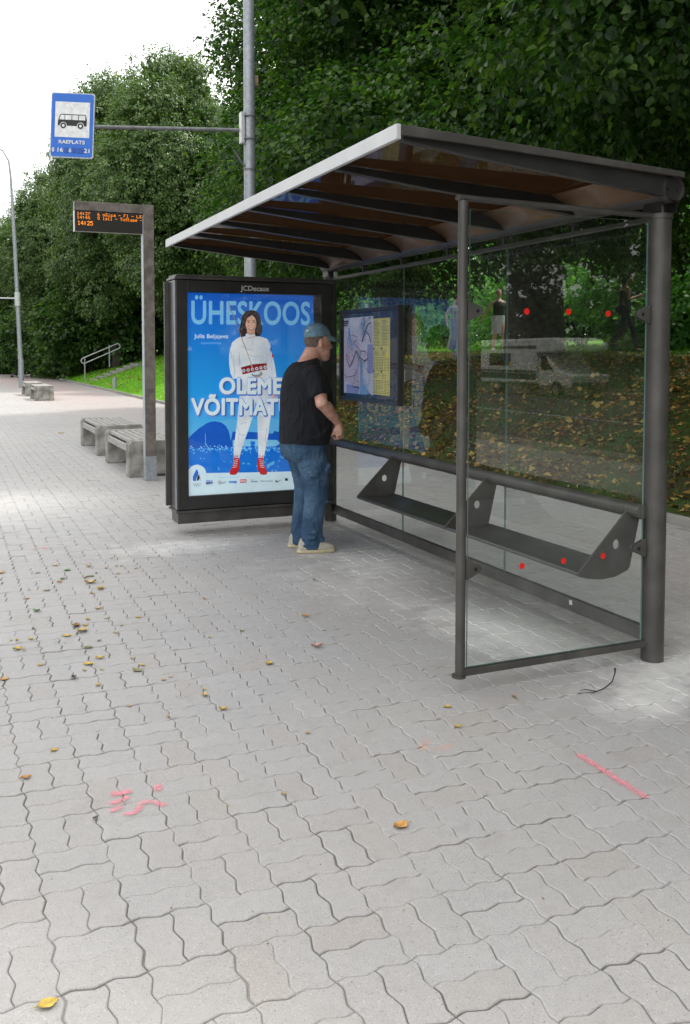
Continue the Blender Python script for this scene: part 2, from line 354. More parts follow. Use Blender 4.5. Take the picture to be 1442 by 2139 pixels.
TS = [0, .105, .145, .355, .395, .5, .605, .645, .855, .895, 1.0]
def outline(i, j, half, vert):
    """ccw outline of one interlocking stone in cell units"""
    if vert: x0, x1 = (0, .5) if half == 0 else (.5, 1); y0, y1 = 0, 1
    else: x0, x1 = 0, 1; y0, y1 = (0, .5) if half == 0 else (.5, 1)
    out = []
    def H(y, xs):
        for x in xs: out.append((i+x, j+y+fw(x, 1)))
    def V(x, ys):
        for y in ys: out.append((i+x+fw(y, -1), j+y))
    xs = [t for t in TS if x0 < t < x1]; ys = [t for t in TS if y0 < t < y1]
    H(y0, [x0]+xs); V(x1, [y0]+ys); H(y1, [x1]+xs[::-1]); V(x0, [y1]+ys[::-1])
    return out
def inset(poly, d):
    n = len(poly); out = []
    for k in range(n):
        a, b, c = poly[k-1], poly[k], poly[(k+1) % n]
        e1 = (b[0]-a[0], b[1]-a[1]); e2 = (c[0]-b[0], c[1]-b[1])
        l1 = math.hypot(*e1) or 1e-9; l2 = math.hypot(*e2) or 1e-9
        n1 = (-e1[1]/l1, e1[0]/l1); n2 = (-e2[1]/l2, e2[0]/l2); s = (n1[0]+n2[0], n1[1]+n2[1]); q = s[0]*n1[0]+s[1]*n1[1]
        q = max(q, .45); out.append((b[0]+s[0]*d/q, b[1]+s[1]*d/q))
    return out
def pave():
    rnd = random.Random(4); V = []; F = []
    for j in range(-16, 150):
        for i in range(-12, 28):
            cx = OX+(i+.5)*PX; cy = OY+(j+.5)*PY
            if cx > 2.80 or cx < -5.6+.0*cy: continue
            near = cy < 7
            vert = (i+j) % 2 == 0
            for h in (0, 1):
                o = [(OX+x*PX, OY+y*PY) for x, y in outline(i, j, h, vert)]
                if max(x for x, y in o) > 2.80: continue
                gp = .0006+rnd.random()**2.5*.0022
                dx, dy = rnd.gauss(0, .0009), rnd.gauss(0, .0009); zt = rnd.gauss(0, .0011)
                ax, ay = rnd.gauss(0, .007), rnd.gauss(0, .007)
                # the path sags a little here and there
                zt += .005*noise.noise(Vector((cx*.5, cy*.4, 3)))
                mx_, my_ = sum(x for x, y in o)/len(o), sum(y for x, y in o)/len(o)
                Z = lambda x, y: zt+(x-mx_)*ax+(y-my_)*ay
                r0 = [(x+dx, y+dy) for x, y in inset(o, gp)]
                bw = .0042
                r1 = inset(r0, bw*.45); r2 = inset(r0, bw)
                n = len(r0); b = len(V)
                V += [(x, y, -.03) for x, y in r0]+[(x, y, Z(x, y)-.0034) for x, y in r0]
                if near:
                    V += [(x, y, Z(x, y)-.0010) for x, y in r1]+[(x, y, Z(x, y)) for x, y in r2]; K = 4
                else:
                    V += [(x, y, Z(x, y)) for x, y in r2]; K = 3
                for a in range(K-1):
                    for k in range(n):
                        k2 = (k+1) % n; F.append((b+a*n+k, b+a*n+k2, b+(a+1)*n+k2, b+(a+1)*n+k))
                F.append(tuple(b+(K-1)*n+k for k in range(n)))
    me = bpy.data.meshes.new('pavement'); me.from_pydata(V, [], F)
    return meta(link('pavement', me, paver_material('grey_interlocking_pavers')), kind='structure')
pave()
sheet('pavement_far', -6.0, OY+150*PY, 2.80, 140, -.004, bpy.data.materials['grey_interlocking_pavers'])
# kerb along the foot of the bank, laid in metre lengths
kb = MB(); rk = random.Random(2)
y = -12.0
while y < 120:
    o = rk.gauss(0, .004); kb.box((2.815+o, y+.004, -.08), (2.895+o, y+.992, .075+rk.gauss(0, .003))); y += 1
meta(kb.build('kerb', M['kerb'], bevel=.008), kind='structure')
kb = MB(); y = -40
while y < 120: kb.box((-6.4, y+.004, -.33), (-6.22, y+.992, .0)); y += 1
meta(kb.build('road_kerb', M['kerb'], bevel=.01), kind='structure')
# bank
def bank():
    xs = [2.88, 2.9, 3.0, 3.2]+[3.2+.35*k for k in range(1, 28)]+[13.5, 15, 18, 22, 28, 38, 60, 120]; ys = [-60, -40, -25]+[-15+.5*k for k in range(0, 180)]+[80, 90, 110, 160, 300]
    V = [(x, y, bank_z(x, y)) for y in ys for x in xs]; n = len(xs)
    F = [(j*n+i, j*n+i+1, (j+1)*n+i+1, (j+1)*n+i) for j in range(len(ys)-1) for i in range(n-1)]
    me = bpy.data.meshes.new('grass_bank'); me.from_pydata(V, [], F); me.shade_smooth()
    m = bpy.data.materials.new('bank_turf'); m.use_nodes = True; t = m.node_tree; p = t.nodes['Principled BSDF']; L = t.links.new
    tc = N(t, 'ShaderNodeTexCoord'); sp = N(t, 'ShaderNodeSeparateXYZ'); L(tc.outputs['Object'], sp.inputs[0])
    n1 = N(t, 'ShaderNodeTexNoise', Scale=1.3, Detail=8, Roughness=.65); n2 = N(t, 'ShaderNodeTexNoise', Scale=30, Detail=6, Roughness=.7)
    L(tc.outputs['Object'], n1.inputs[0]); L(tc.outputs['Object'], n2.inputs[0])
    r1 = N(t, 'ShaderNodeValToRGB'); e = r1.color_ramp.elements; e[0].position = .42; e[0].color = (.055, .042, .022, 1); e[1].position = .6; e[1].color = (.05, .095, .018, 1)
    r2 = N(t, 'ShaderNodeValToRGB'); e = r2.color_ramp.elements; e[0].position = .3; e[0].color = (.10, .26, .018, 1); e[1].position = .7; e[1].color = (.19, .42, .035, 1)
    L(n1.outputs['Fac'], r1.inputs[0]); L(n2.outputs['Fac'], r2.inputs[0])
    mr = N(t, 'ShaderNodeMapRange'); mr.inputs[1].default_value = 20; mr.inputs[2].default_value = 26; L(sp.outputs['Y'], mr.inputs[0])  # near turf: litter brown with shade painted in; far turf: sunlit green
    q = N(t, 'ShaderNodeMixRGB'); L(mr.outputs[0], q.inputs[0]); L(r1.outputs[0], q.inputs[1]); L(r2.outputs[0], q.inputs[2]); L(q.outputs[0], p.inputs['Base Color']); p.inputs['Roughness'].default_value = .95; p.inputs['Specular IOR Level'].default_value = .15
    bp = N(t, 'ShaderNodeBump', Strength=.8, Distance=.04); L(n2.outputs['Fac'], bp.inputs['Height']); L(bp.outputs[0], p.inputs['Normal'])
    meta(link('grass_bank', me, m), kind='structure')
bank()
# upper footpath
ys = [-30+2*k for k in range(0, 46)]; V = []; 
for y in ys: V += [(x, y, max(bank_z(x, y), bank_z(9.9, y))+.012+.0 if False else 1.60) for x in (9.75, 10.4, 11.2, 11.6)]
me = bpy.data.meshes.new('upper_path'); me.from_pydata(V, [], [(j*4+i, j*4+i+1, (j+1)*4+i+1, (j+1)*4+i) for j in range(len(ys)-1) for i in range(3)])
meta(link('upper_path', me, mat('path_gravel', (.30, .28, .25), .9, 0, .2, 6, .4, 90)), kind='structure')

# ------------------------------------------------------------------ foliage
def leaf_quads(C, D, Nn, L, Wd, droop=.15):
    """rhombus leaves as numpy quads. C base, D direction, Nn normal"""
    D = D/np.linalg.norm(D, axis=1, keepdims=True); Sd = np.cross(D, Nn); Sd /= (np.linalg.norm(Sd, axis=1, keepdims=True)+1e-9); U = np.cross(Sd, D)
    L = L[:, None]; Wd = Wd[:, None]
    a = C; t = C+D*L-U*L*droop; m = C+D*L*.42+U*L*.06
    l = m+Sd*Wd*.5; r = m-Sd*Wd*.5
    return np.stack([a, l, t, r], 1).reshape(-1, 3)
def quad_mesh(name, V, smooth=False, mi=None):
    n = len(V)//4; me = bpy.data.meshes.new(name); me.vertices.add(len(V)); me.vertices.foreach_set('co', np.ascontiguousarray(V, dtype=np.float32).ravel())
    me.loops.add(len(V)); me.loops.foreach_set('vertex_index', np.arange(len(V), dtype=np.int32))
    me.polygons.add(n); me.polygons.foreach_set('loop_start', np.arange(n, dtype=np.int32)*4)
    try: me.polygons.foreach_set('loop_total', np.full(n, 4, dtype=np.int32))
    except Exception: pass
    if mi is not None: me.polygons.foreach_set('material_index', mi.astype(np.int32))
    me.update(calc_edges=True); return me
def leaf_hex(C, D, Nn, L, Wd, droop=.15, fold=.16):
    D = D/np.linalg.norm(D, axis=1, keepdims=True); Sd = np.cross(D, Nn); Sd /= (np.linalg.norm(Sd, axis=1, keepdims=True)+1e-9); U = np.cross(Sd, D); L = L[:, None]; Wd = Wd[:, None]
    a = C; t = C+D*L-U*L*droop; m1 = C+D*L*.20; m2 = C+D*L*.66-U*L*droop*.35
    return np.stack([a, m1+Sd*Wd*.46+U*Wd*fold, m2+Sd*Wd*.40+U*Wd*fold, t, m2-Sd*Wd*.40+U*Wd*fold, m1-Sd*Wd*.46+U*Wd*fold], 1).reshape(-1, 3)
def idx_mesh(name, V, F):
    me = bpy.data.meshes.new(name); me.vertices.add(len(V)); me.vertices.foreach_set('co', np.ascontiguousarray(V, dtype=np.float32).ravel())
    me.loops.add(F.size); me.loops.foreach_set('vertex_index', F.astype(np.int32).ravel()); me.polygons.add(len(F)); me.polygons.foreach_set('loop_start', np.arange(len(F), dtype=np.int32)*4); me.update(calc_edges=True); return me
def rdir(rg, n):
    v = rg.normal(size=(n, 3)); return v/np.linalg.norm(v, axis=1, keepdims=True)
def crown_mesh(name, blobs, nclump, nleaf, leaf, seed, spray=.55, core=1200, coresize=.5, up=.9, rmin=.55, outw=.35, corer=.63, carve=-1.0, hexa=False):
    """blobs: (x,y,z,rx,ry,rz). Leaves sit on drooping sprays spread through the shell of every blob"""
    rg = np.random.default_rng(seed); B = np.array(blobs, float)
    w = (B[:, 3]*B[:, 4]*B[:, 5])**(2/3); k = rg.choice(len(B), nclump, p=w/w.sum()); d = rdir(rg, nclump)
    r = rmin+(1.05-rmin)*rg.random(nclump)**.6
    c = B[k, :3]+d*B[k, 3:]*r[:, None]
    # noise carving: leaves thin out in some pockets, giving gaps and lobes
    ph = rg.random(3)*6; f = 1.1
    q = np.sin(c[:, 0]*f*1.7+ph[0]+np.sin(c[:, 1]*1.3)*1.2)+np.sin(c[:, 1]*f*1.5+ph[1]+np.sin(c[:, 2]*1.1)*1.1)+np.sin(c[:, 2]*f*2.3+ph[2]+c[:, 0]*.7)
    keep = (q > carve) | (rg.random(nclump) < .2); c = c[keep]; d = d[keep]; n = len(c)
    # skip clumps deep inside other blobs
    ins = np.zeros(n, bool)
    for b in B: ins |= (((c-b[:3])/b[3:])**2).sum(1) < .30
    c = c[~ins]; d = d[~ins]; n = len(c)
    dr = d*.9+rg.normal(size=(n, 3))*.45; dr[:, 2] -= .35; dr /= np.linalg.norm(dr, axis=1, keepdims=True)
    sl = spray*(.6+.8*rg.random(n))
    t = rg.random((n, nleaf)); pos = c[:, None, :]+dr[:, None, :]*(t*sl[:, None])[..., None]
    side = np.cross(dr, [0, 0, 1.]); side /= (np.linalg.norm(side, axis=1, keepdims=True)+1e-6)
    lat = (rg.random((n, nleaf))-.5)*2*(.42*sl[:, None])*(1-t*.6); pos = pos+side[:, None, :]*lat[..., None]; pos[..., 2] += rg.normal(size=(n, nleaf))*.05*spray/.55-np.abs(lat)*.25
    P = pos.reshape(-1, 3); m = len(P)
    ld = (dr[:, None, :]*.7+side[:, None, :]*np.sign(lat)[..., None]*.7).reshape(-1, 3)+rg.normal(size=(m, 3))*.35; ld[:, 2] -= .25
    nn = rg.normal(size=(m, 3))*.42; nn[:, 2] += up; nn += np.repeat(d, nleaf, 0)*outw
    Ls = leaf*(.60+.7*rg.random(m))
    if hexa:
        V = leaf_hex(P, ld, nn, Ls, Ls*.86); b6 = np.arange(m)[:, None]*6; F = np.concatenate([b6+np.array([[0, 1, 2, 3]]), b6+np.array([[0, 3, 4, 5]])])
        kk = rg.choice(len(B), core, p=w/w.sum()); cc = B[kk, :3]+rdir(rg, core)*B[kk, 3:]*(.2+(corer-.2)*rg.random(core))[:, None]; Q = leaf_quads(cc, rdir(rg, core), rdir(rg, core), np.full(core, coresize), np.full(core, coresize*.8))
        return idx_mesh(name, np.concatenate([V, Q]), np.concatenate([F, len(V)+np.arange(core*4).reshape(-1, 4)]))
    V = [leaf_quads(P, ld, nn, Ls, Ls*.82)]
    if core:
        kk = rg.choice(len(B), core, p=w/w.sum()); cd_ = rdir(rg, core); cc = B[kk, :3]+cd_*B[kk, 3:]*(.2+(corer-.2)*rg.random(core))[:, None]
        V.append(leaf_quads(cc, rdir(rg, core), rdir(rg, core), np.full(core, coresize), np.full(core, coresize*.8)))
    return quad_mesh(name, np.concatenate(V))
def trunk_mb(base, h, r, blobs, rnd, limbs=7, lean=(0, 0)):
    mb = MB(); bx, by, bz = base
    pts = [(bx, by, bz-.3), (bx, by, bz+.05), (bx+rnd.uniform(-.1, .1)+lean[0]*.3, by+rnd.uniform(-.1, .1)+lean[1]*.3, bz+h*.3), (bx+lean[0]*.7, by+lean[1]*.7, bz+h*.6), (bx+lean[0], by+lean[1], bz+h*.92)]
    mb.tube(pts, [r*1.5, r*1.25, r*.92, r*.6, r*.15], 14)
    for k in range(limbs):
        b = rnd.choice(blobs); t = rnd.uniform(.16, .6); s = Vector((bx+lean[0]*t, by+lean[1]*t, bz+h*t)); e = Vector(b[:3])+Vector((rnd.uniform(-1, 1)*b[3]*.6, rnd.uniform(-1, 1)*b[4]*.6, rnd.uniform(-.2, .6)*b[5]))
        mid = s.lerp(e, .45)+Vector((0, 0, (e-s).length*.10)); q = s.lerp(mid, .5)+Vector((rnd.uniform(-.15, .15), rnd.uniform(-.15, .15), .1))
        rr = r*rnd.uniform(.25, .42); mb.tube([s, q, mid, e], [rr, rr*.75, rr*.5, rr*.12], 8)
    return mb
M['bark'] = mat('linden_bark', (.035, .030, .024), .95, 0, .3, 9, .8, 30, c2=(.075, .065, .05))
M['leaf_near'] = leaf_mat('linden_leaves_shaded', (.014, .042, .009), (.033, .090, .015), (.095, .165, .03), .42)  # canopy shade is put into this darker linden leaf colour
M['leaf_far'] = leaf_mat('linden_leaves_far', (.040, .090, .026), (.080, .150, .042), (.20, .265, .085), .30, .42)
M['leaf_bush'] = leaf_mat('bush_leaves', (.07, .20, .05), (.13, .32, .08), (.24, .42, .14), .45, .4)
def tree(blobs, base, h, r, seed, label, nclump, nleaf, leaf, m, group=None, lean=(0, 0), name='linden_tree', cat='tree', limbs=8, mesh=None, **kw):
    rnd = random.Random(seed); t = empty(name, base, 0, label=label, cat=cat, group=group)
    o = [(b[0]-base[0], b[1]-base[1], b[2]-base[2], *b[3:]) for b in blobs]
    trunk_mb((0, 0, 0), h, r, o, rnd, limbs, lean).build('trunk', M['bark'], t, auto=True)
    link('crown', mesh or crown_mesh('crown', o, nclump, nleaf, leaf, seed, **kw), m, t)
    return t
G1 = 'lindens in a row on the bank'
def gen_blobs(cx, cy, z0, z1, rad, rnd, n=16):
    out = []
    for k in range(n):
        f = (k+.5)/n; z = z0+(z1-z0)*f; prof = math.sin(PI*min(1, max(.12, .16+f*.80)))**.6
        a = k*2.4+rnd.uniform(-.4, .4); rr = rad*prof; q = rr*rnd.uniform(.35, .62)
        b = max(.9, rr*rnd.uniform(.42, .6)); out.append((cx+q*math.cos(a), cy+q*math.sin(a), z, b, b, b*rnd.uniform(.65, .9)))
    return out
rr_ = random.Random(11)
# near linden over the shelter's back (trunk out of frame to the right)
bl = gen_blobs(6.3, 3.2, 4.6, 13, 5.2, rr_, 18)+[(2.2, 2.6, 4.9, 1.7, 1.7, .8), (3.4, 5.2, 4.8, 1.9, 2.0, .9), (3.6, 1.0, 5.2, 1.8, 1.8, .9), (4.8, 3.6, 4.6, 1.8, 2.2, 1.0), (2.6, 4.0, 6.6, 1.9, 1.9, 1.2), (3.2, .6, 7.2, 2, 2, 1.4), (1.9, 1.9, 6.0, 1.3, 1.4, .8)]
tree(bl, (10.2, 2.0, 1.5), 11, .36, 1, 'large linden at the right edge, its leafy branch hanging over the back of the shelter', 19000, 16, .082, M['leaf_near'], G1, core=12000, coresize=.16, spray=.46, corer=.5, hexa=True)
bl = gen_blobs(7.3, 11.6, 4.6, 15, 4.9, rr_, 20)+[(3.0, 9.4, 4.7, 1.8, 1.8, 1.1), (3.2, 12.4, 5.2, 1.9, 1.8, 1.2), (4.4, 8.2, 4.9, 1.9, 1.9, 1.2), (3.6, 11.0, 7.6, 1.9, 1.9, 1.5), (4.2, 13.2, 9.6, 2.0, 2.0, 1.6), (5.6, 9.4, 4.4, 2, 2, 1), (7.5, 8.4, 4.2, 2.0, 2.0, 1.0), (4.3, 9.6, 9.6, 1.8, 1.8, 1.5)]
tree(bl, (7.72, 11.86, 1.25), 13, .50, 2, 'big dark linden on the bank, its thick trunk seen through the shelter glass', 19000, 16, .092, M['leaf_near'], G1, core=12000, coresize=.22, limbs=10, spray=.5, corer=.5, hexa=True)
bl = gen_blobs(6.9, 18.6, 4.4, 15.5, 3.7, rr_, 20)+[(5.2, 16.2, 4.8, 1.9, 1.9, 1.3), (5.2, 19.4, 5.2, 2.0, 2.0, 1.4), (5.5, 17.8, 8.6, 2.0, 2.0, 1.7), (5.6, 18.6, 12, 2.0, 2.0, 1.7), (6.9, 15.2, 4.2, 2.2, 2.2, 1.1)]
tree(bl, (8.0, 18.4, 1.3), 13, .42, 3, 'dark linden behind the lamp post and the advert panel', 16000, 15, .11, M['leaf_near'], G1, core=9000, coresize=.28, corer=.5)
# shared crown for the more distant ones
bl0 = gen_blobs(0, 0, 4.0, 14.0, 4.9, random.Random(5), 24)
far_mesh = crown_mesh('crown', bl0, 27000, 15, .125, 21, spray=.58, core=11000, coresize=.30, outw=1.1, carve=-.05)
def place_tree(x, y, label, m, sc=1.0, rz=0, group=G1, name='linden_tree', sz=None):
    rnd = random.Random(int(x*31+y)); z = bank_z(x, y) if x > 3 else -.3
    t = empty(name, (x, y, z), rz, label=label, cat='tree', group=group); t.scale = (sc, sc, sz or sc)
    trunk_mb((0, 0, 0), 12.5, .36, bl0, rnd, 8).build('trunk', M['bark'], t, auto=True)
    if not hasattr(place_tree, 'd'): place_tree.d = {}
    if m.name not in place_tree.d:
        me = far_mesh if not place_tree.d else far_mesh.copy(); me.materials.clear(); me.materials.append(m); place_tree.d[m.name] = me
    o = bpy.data.objects.new('crown', place_tree.d[m.name]); COL.objects.link(o); o.parent = t
    return t
G2 = 'trees at the far end of the pavement'
for x, y, sc, rz, sz, lb in [
    (15.0, 37.5, .85, 2.4, .92, 'linden just right of the lamp post top, beyond the near row'),
    (9.8, 32.5, .66, 5.0, .78, 'lower tree closing the gap left of the lamp post top'),
    (6.6, 38.4, .76, 1.2, .97, 'tall rounded linden with the highest top, right of the bus stop sign'),
    (8.9, 43.5, .80, 2.3, .92, 'tree just left of the lamp post, between two rounded crowns'),
    (5.2, 45.0, .78, 4.0, 1.04, 'tall rounded linden directly behind the bus stop sign'),
    (3.4, 53.5, .74, .9, .86, 'lower tree to the left under the bus stop sign'),
    (1.4, 62.5, .72, 3.1, .76, 'lowest and farthest tree at the left edge behind the thin lamp post')]:
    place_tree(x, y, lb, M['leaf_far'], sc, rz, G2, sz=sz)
# hanging skirts: low foliage reaching the grass behind the far lamp post
def shrub(cx, cy, rad, h, seed, label, m, n=900, leaf=.12, name='bush', group=None, nl=12):
    rnd = random.Random(seed); z = bank_z(cx, cy) if cx > 2.9 else 0
    bl = [(rnd.uniform(-.5, .5)*rad, rnd.uniform(-.5, .5)*rad, h*rnd.uniform(.25, .75), rad*.55, rad*.55, h*.32) for k in range(7)]
    t = empty(name, (cx, cy, z), 0, label=label, cat='bush', group=group)
    mb = MB()
    for k in range(6):
        b = bl[k]; mb.tube([(0, 0, -.1), (b[0]*.4, b[1]*.4, b[2]*.5), b[:3]], [.04, .03, .01], 6)
    mb.build('stem', M['bark'], t); link('foliage', crown_mesh('foliage', bl, n, nl, leaf, seed, spray=leaf*3.6, core=int(n*.3), coresize=leaf*2.2, up=.7, rmin=.4, carve=-.5), m, t); return t
G3 = 'low dark shrubs under the far trees'
for k, (x, y, rad, h, lb) in enumerate([
    (4.2, 47.5, 2.9, 4.2, 'dark low foliage just left of the stair handrail'), (3.6, 52.5, 2.6, 4.0, 'dark low foliage right of the thin far lamp post'), (2.9, 58, 2.8, 4.4, 'low foliage left of the thin far lamp post'),
    (2.2, 66, 3.0, 5, 'pale low foliage at the far left edge'), (7.0, 46.5, 2.8, 3.4, 'dark shrub above the top of the steps')]):
    shrub(x, y, rad, h, 40+k, lb, M['leaf_near'], 2200, .22, group=G3)  # shaded leaf colour paints the gloom under the trees into the shrubs
# bushes behind the upper path, catching light
G4 = 'bushes behind the upper path'
lbs = ['bright bush seen left of the map case', 'bush between the map case and the walking women', 'bush behind the walking women', 'bush just right of the thick linden trunk', 'rounded pale green bush low between the trunk and the dark clothed walker',
       'tall bright bush behind the dark clothed walker', 'bush seen right of the near shelter post', 'bush at the right edge of the picture', 'tall bush left of the thick linden trunk', 'tall bush right of the thick linden trunk']
for k, (x, y, rad, h) in enumerate([(14, 31, 2.6, 4.2), (13.6, 25.5, 2.4, 3.6), (13.8, 21.2, 2.4, 4.2), (13.4, 15.6, 2.2, 3.6), (12.9, 13.6, 1.4, 1.9), (13.8, 11.6, 2.2, 4.4), (13.0, 7.6, 2.2, 4.2), (13.2, 4.2, 2.2, 4.0), (14.6, 19.0, 2.3, 5.2), (14.8, 14.0, 2.6, 5.4)]):
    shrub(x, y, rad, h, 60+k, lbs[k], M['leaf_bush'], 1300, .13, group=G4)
# wood behind
rg = random.Random(9)
wb = []
for k in range(62):
    y = -22+k*1.9; wb.append((30+rg.uniform(-2, 3), y, 4+rg.uniform(-1, 2), 2.8, 2.8, 3.4)); wb.append((31+rg.uniform(-2, 3), y, 9.5+rg.uniform(-1.5, 2), 3.0, 3.0, 3.2)); 
    if k % 2: wb.append((32+rg.uniform(-2, 3), y, 14+rg.uniform(-1.5, 2), 3.2, 3.2, 3.0))
for k in range(34):  # unseen rows added behind the viewer to block sky in the side glass
    x = -8+k*1.9; wb.append((x, -38+rg.uniform(-1.5, 1.5), 3.2+rg.uniform(-.5, .5), 2.8, 2.8, 3.4)); wb.append((x, -39+rg.uniform(-1.5, 1.5), 8.5+rg.uniform(-1, 1), 2.8, 2.8, 3.2)); wb.append((x, -39+rg.uniform(-1.5, 1.5), 13+rg.uniform(-1, 1), 2.8, 2.8, 3.2))
meta(link('dense_wood', crown_mesh('dense_wood', wb, 34000, 11, .30, 77, spray=.9, core=24000, coresize=1.0), M['leaf_near']), label='dense dark wood behind the bushes and the upper path, with unseen rows added behind the viewer', cat='wood', kind='stuff')
# second row so that the sky stays closed above the shelter
place_tree(25.5, 8.0, 'tall dark tree behind the upper path at the right', M['leaf_near'], 1.15, .3, 'trees behind the upper path')
place_tree(25.8, 21.5, 'tall dark tree behind the upper path, past the thick trunk', M['leaf_near'], 1.15, 2.0, 'trees behind the upper path')
place_tree(26.0, 34.5, 'tall dark tree behind the upper path, farthest of them', M['leaf_near'], 1.15, 4.0, 'trees behind the upper path')
for k, (x, y) in enumerate([(7.8, -5.5), (6.5, -14), (11, -21), (15, -10), (4.5, -26), (16, -32)]): place_tree(x, y, 'linden behind the viewer mirrored in the side glass, %s from the shelter' % ['nearest', 'third', 'fourth', 'second', 'fifth', 'farthest'][k], M['leaf_near'], 1.0, 1.0+k, 'lindens behind the viewer')
G5 = 'street trees across the road'
for k, (x, y, sc) in enumerate([(-31, 18, 1.1), (-32, 27, 1.15), (-31, 36, 1.1), (-32, 46, 1.2), (-31, 57, 1.1), (-33, 70, 1.2), (-31, 9, 1.1)]):
    place_tree(x, y, 'tree across the road mirrored in the back glass, %s along the row' % ['third', 'fourth', 'fifth', 'sixth', 'seventh', 'last', 'second'][k], M['leaf_far'], sc, k*1.3, G5, sz=sc*1.05)
hb = [(-35+rg.uniform(-.6, .6), -10+k*2.0, 2.2+rg.uniform(-.4, .5), 1.7, 1.7, 3.0) for k in range(55)]  # unseen hedge, added to block bright sky in the back glass reflection
meta(link('added_hedge', crown_mesh('added_hedge', hb, 5000, 10, .3, 78, spray=.7, core=6000, coresize=.9, corer=.8), M['leaf_near']), label='added dark hedge across the road, keeping sky out of the back glass', cat='hedge', kind='stuff')
# leaf litter and grass on the bank
def scatter(name, n, xr, yr, size, m, seed, label, cat, grass=False, dens=None, up=.012):
    rg = np.random.default_rng(seed); x = rg.uniform(*xr, n); y = rg.uniform(*yr, n)
    if dens: k = np.array([dens(a, b, c) for a, b, c in zip(x, y, rg.random(n))]); x = x[k]; y = y[k]; n = len(x)
    z = np.array([bank_z(a, b) for a, b in zip(x, y)]); P = np.stack([x, y, z+up], 1)
    if grass:
        d = rg.normal(size=(n, 3))*.35; d[:, 2] = 1; s = size*(.6+.8*rg.random(n)); V = leaf_quads(P, d, rg.normal(size=(n, 3)), s, s*.16, .35)
    else:
        d = rdir(rg, n); d[:, 2] *= .35; nn = rg.normal(size=(n, 3))*.45; nn[:, 2] += 1; s = size*(.5+rg.random(n)); V = leaf_quads(P+np.array([0, 0, .01])*rg.random((n, 1)), d, nn, s, s*.8, .25)
    return meta(link(name, quad_mesh(name, V), m), label=label, cat=cat, kind='stuff')
M['litter'] = leaf_mat('fallen_leaves', (.085, .035, .015), (.26, .14, .03), (.48, .36, .09), .15, .6)
M['grass_shade'] = leaf_mat('shaded_grass', (.03, .07, .012), (.05, .12, .018), (.09, .17, .03), .3)  # grass colour darkened to stand for shade on the bank
M['grass_lit'] = leaf_mat('lawn_grass', (.12, .30, .02), (.18, .44, .035), (.28, .54, .06), .4)  # the same grass with sunlight painted into a brighter colour
nf = lambda x, y: noise.noise(Vector((x*.55, y*.4, 1)))
scatter('leaf_litter', 42000, (2.92, 9.6), (-5, 24), .075, M['litter'], 5, 'brown and yellow fallen leaves covering the bank behind the shelter', 'leaf litter', dens=lambda x, y, r: r < .62-.9*nf(x, y)+(.25 if x < 4.5 else 0)-(.45 if x > 8 else 0))
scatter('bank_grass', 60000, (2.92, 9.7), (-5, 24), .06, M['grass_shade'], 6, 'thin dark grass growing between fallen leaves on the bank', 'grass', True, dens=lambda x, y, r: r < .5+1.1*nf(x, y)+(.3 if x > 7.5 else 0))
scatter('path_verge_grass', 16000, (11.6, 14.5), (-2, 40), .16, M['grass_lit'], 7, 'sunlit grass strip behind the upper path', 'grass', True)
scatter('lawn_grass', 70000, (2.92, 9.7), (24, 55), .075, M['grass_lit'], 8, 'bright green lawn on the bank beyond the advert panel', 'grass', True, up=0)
scatter('lawn_leaves', 900, (2.92, 8), (24, 46), .09, M['litter'], 9, 'scattered yellow leaves on the bright lawn', 'fallen leaves', up=.05)
#PART2
# ------------------------------------------------------------------ bus shelter
LN = 4.206
sh = empty('bus_shelter', (0, 0, 0), 0, label='anthracite bus shelter with sloping brown roof, clear glass walls and a narrow bench', cat='bus shelter')
for i, yy in enumerate((0, LN)):
    q = MB(); q.tube([(0, yy, -.02), (0, yy, 2.235)], .057, 28); q.tube([(0, yy, 2.23), (0, yy, 2.255)], .062, 28)
    po = q.build('post', M['frame'], sh, auto=True)
    q = MB(); q.tube([(0, yy-.012, 2.25), (0, yy-.012, 2.34)], .024, 14); q.box((-.052, yy-.06, 2.26), (-.046, yy+.06, 2.35)); q.box((.046, yy-.06, 2.26), (.052, yy+.06, 2.35))
    q.build('bracket', M['frame_dark'], po)
q = MB(); q.tube([(-.018, -.115, 2.362), (-.018, LN+.06, 2.362)], .064, 32, cap=False); q.tube([(-.018, -.115, 2.362), (-.018, LN+.06, 2.362)], .057, 32, cap=False)
rt = q.build('roof_tube', M['frame'], sh, auto=True)
for a, b in ((-.10, -.085), (LN+.03, LN+.045)):
    q = MB(); q.tube([(-.018, a, 2.362), (-.018, b, 2.362)], .0575, 32)
    if a < 0:
        for dx in (-.028, .028): q.tube([(dx-.018, -.108, 2.364), (dx-.018, -.098, 2.364)], .007, 8)
    q.build('end_cap', M['frame_dark'], rt, auto=True)
for k in range(1, 6):
    q = MB(); q.tube([(0, -.02+k*.70, 2.30), (0, -.02+k*.70, 2.25)], .014, 10); q.box((-.02, -.05+k*.70, 2.285), (.02, .01+k*.70, 2.305)); q.build('glass_hanger', M['frame_dark'], rt)
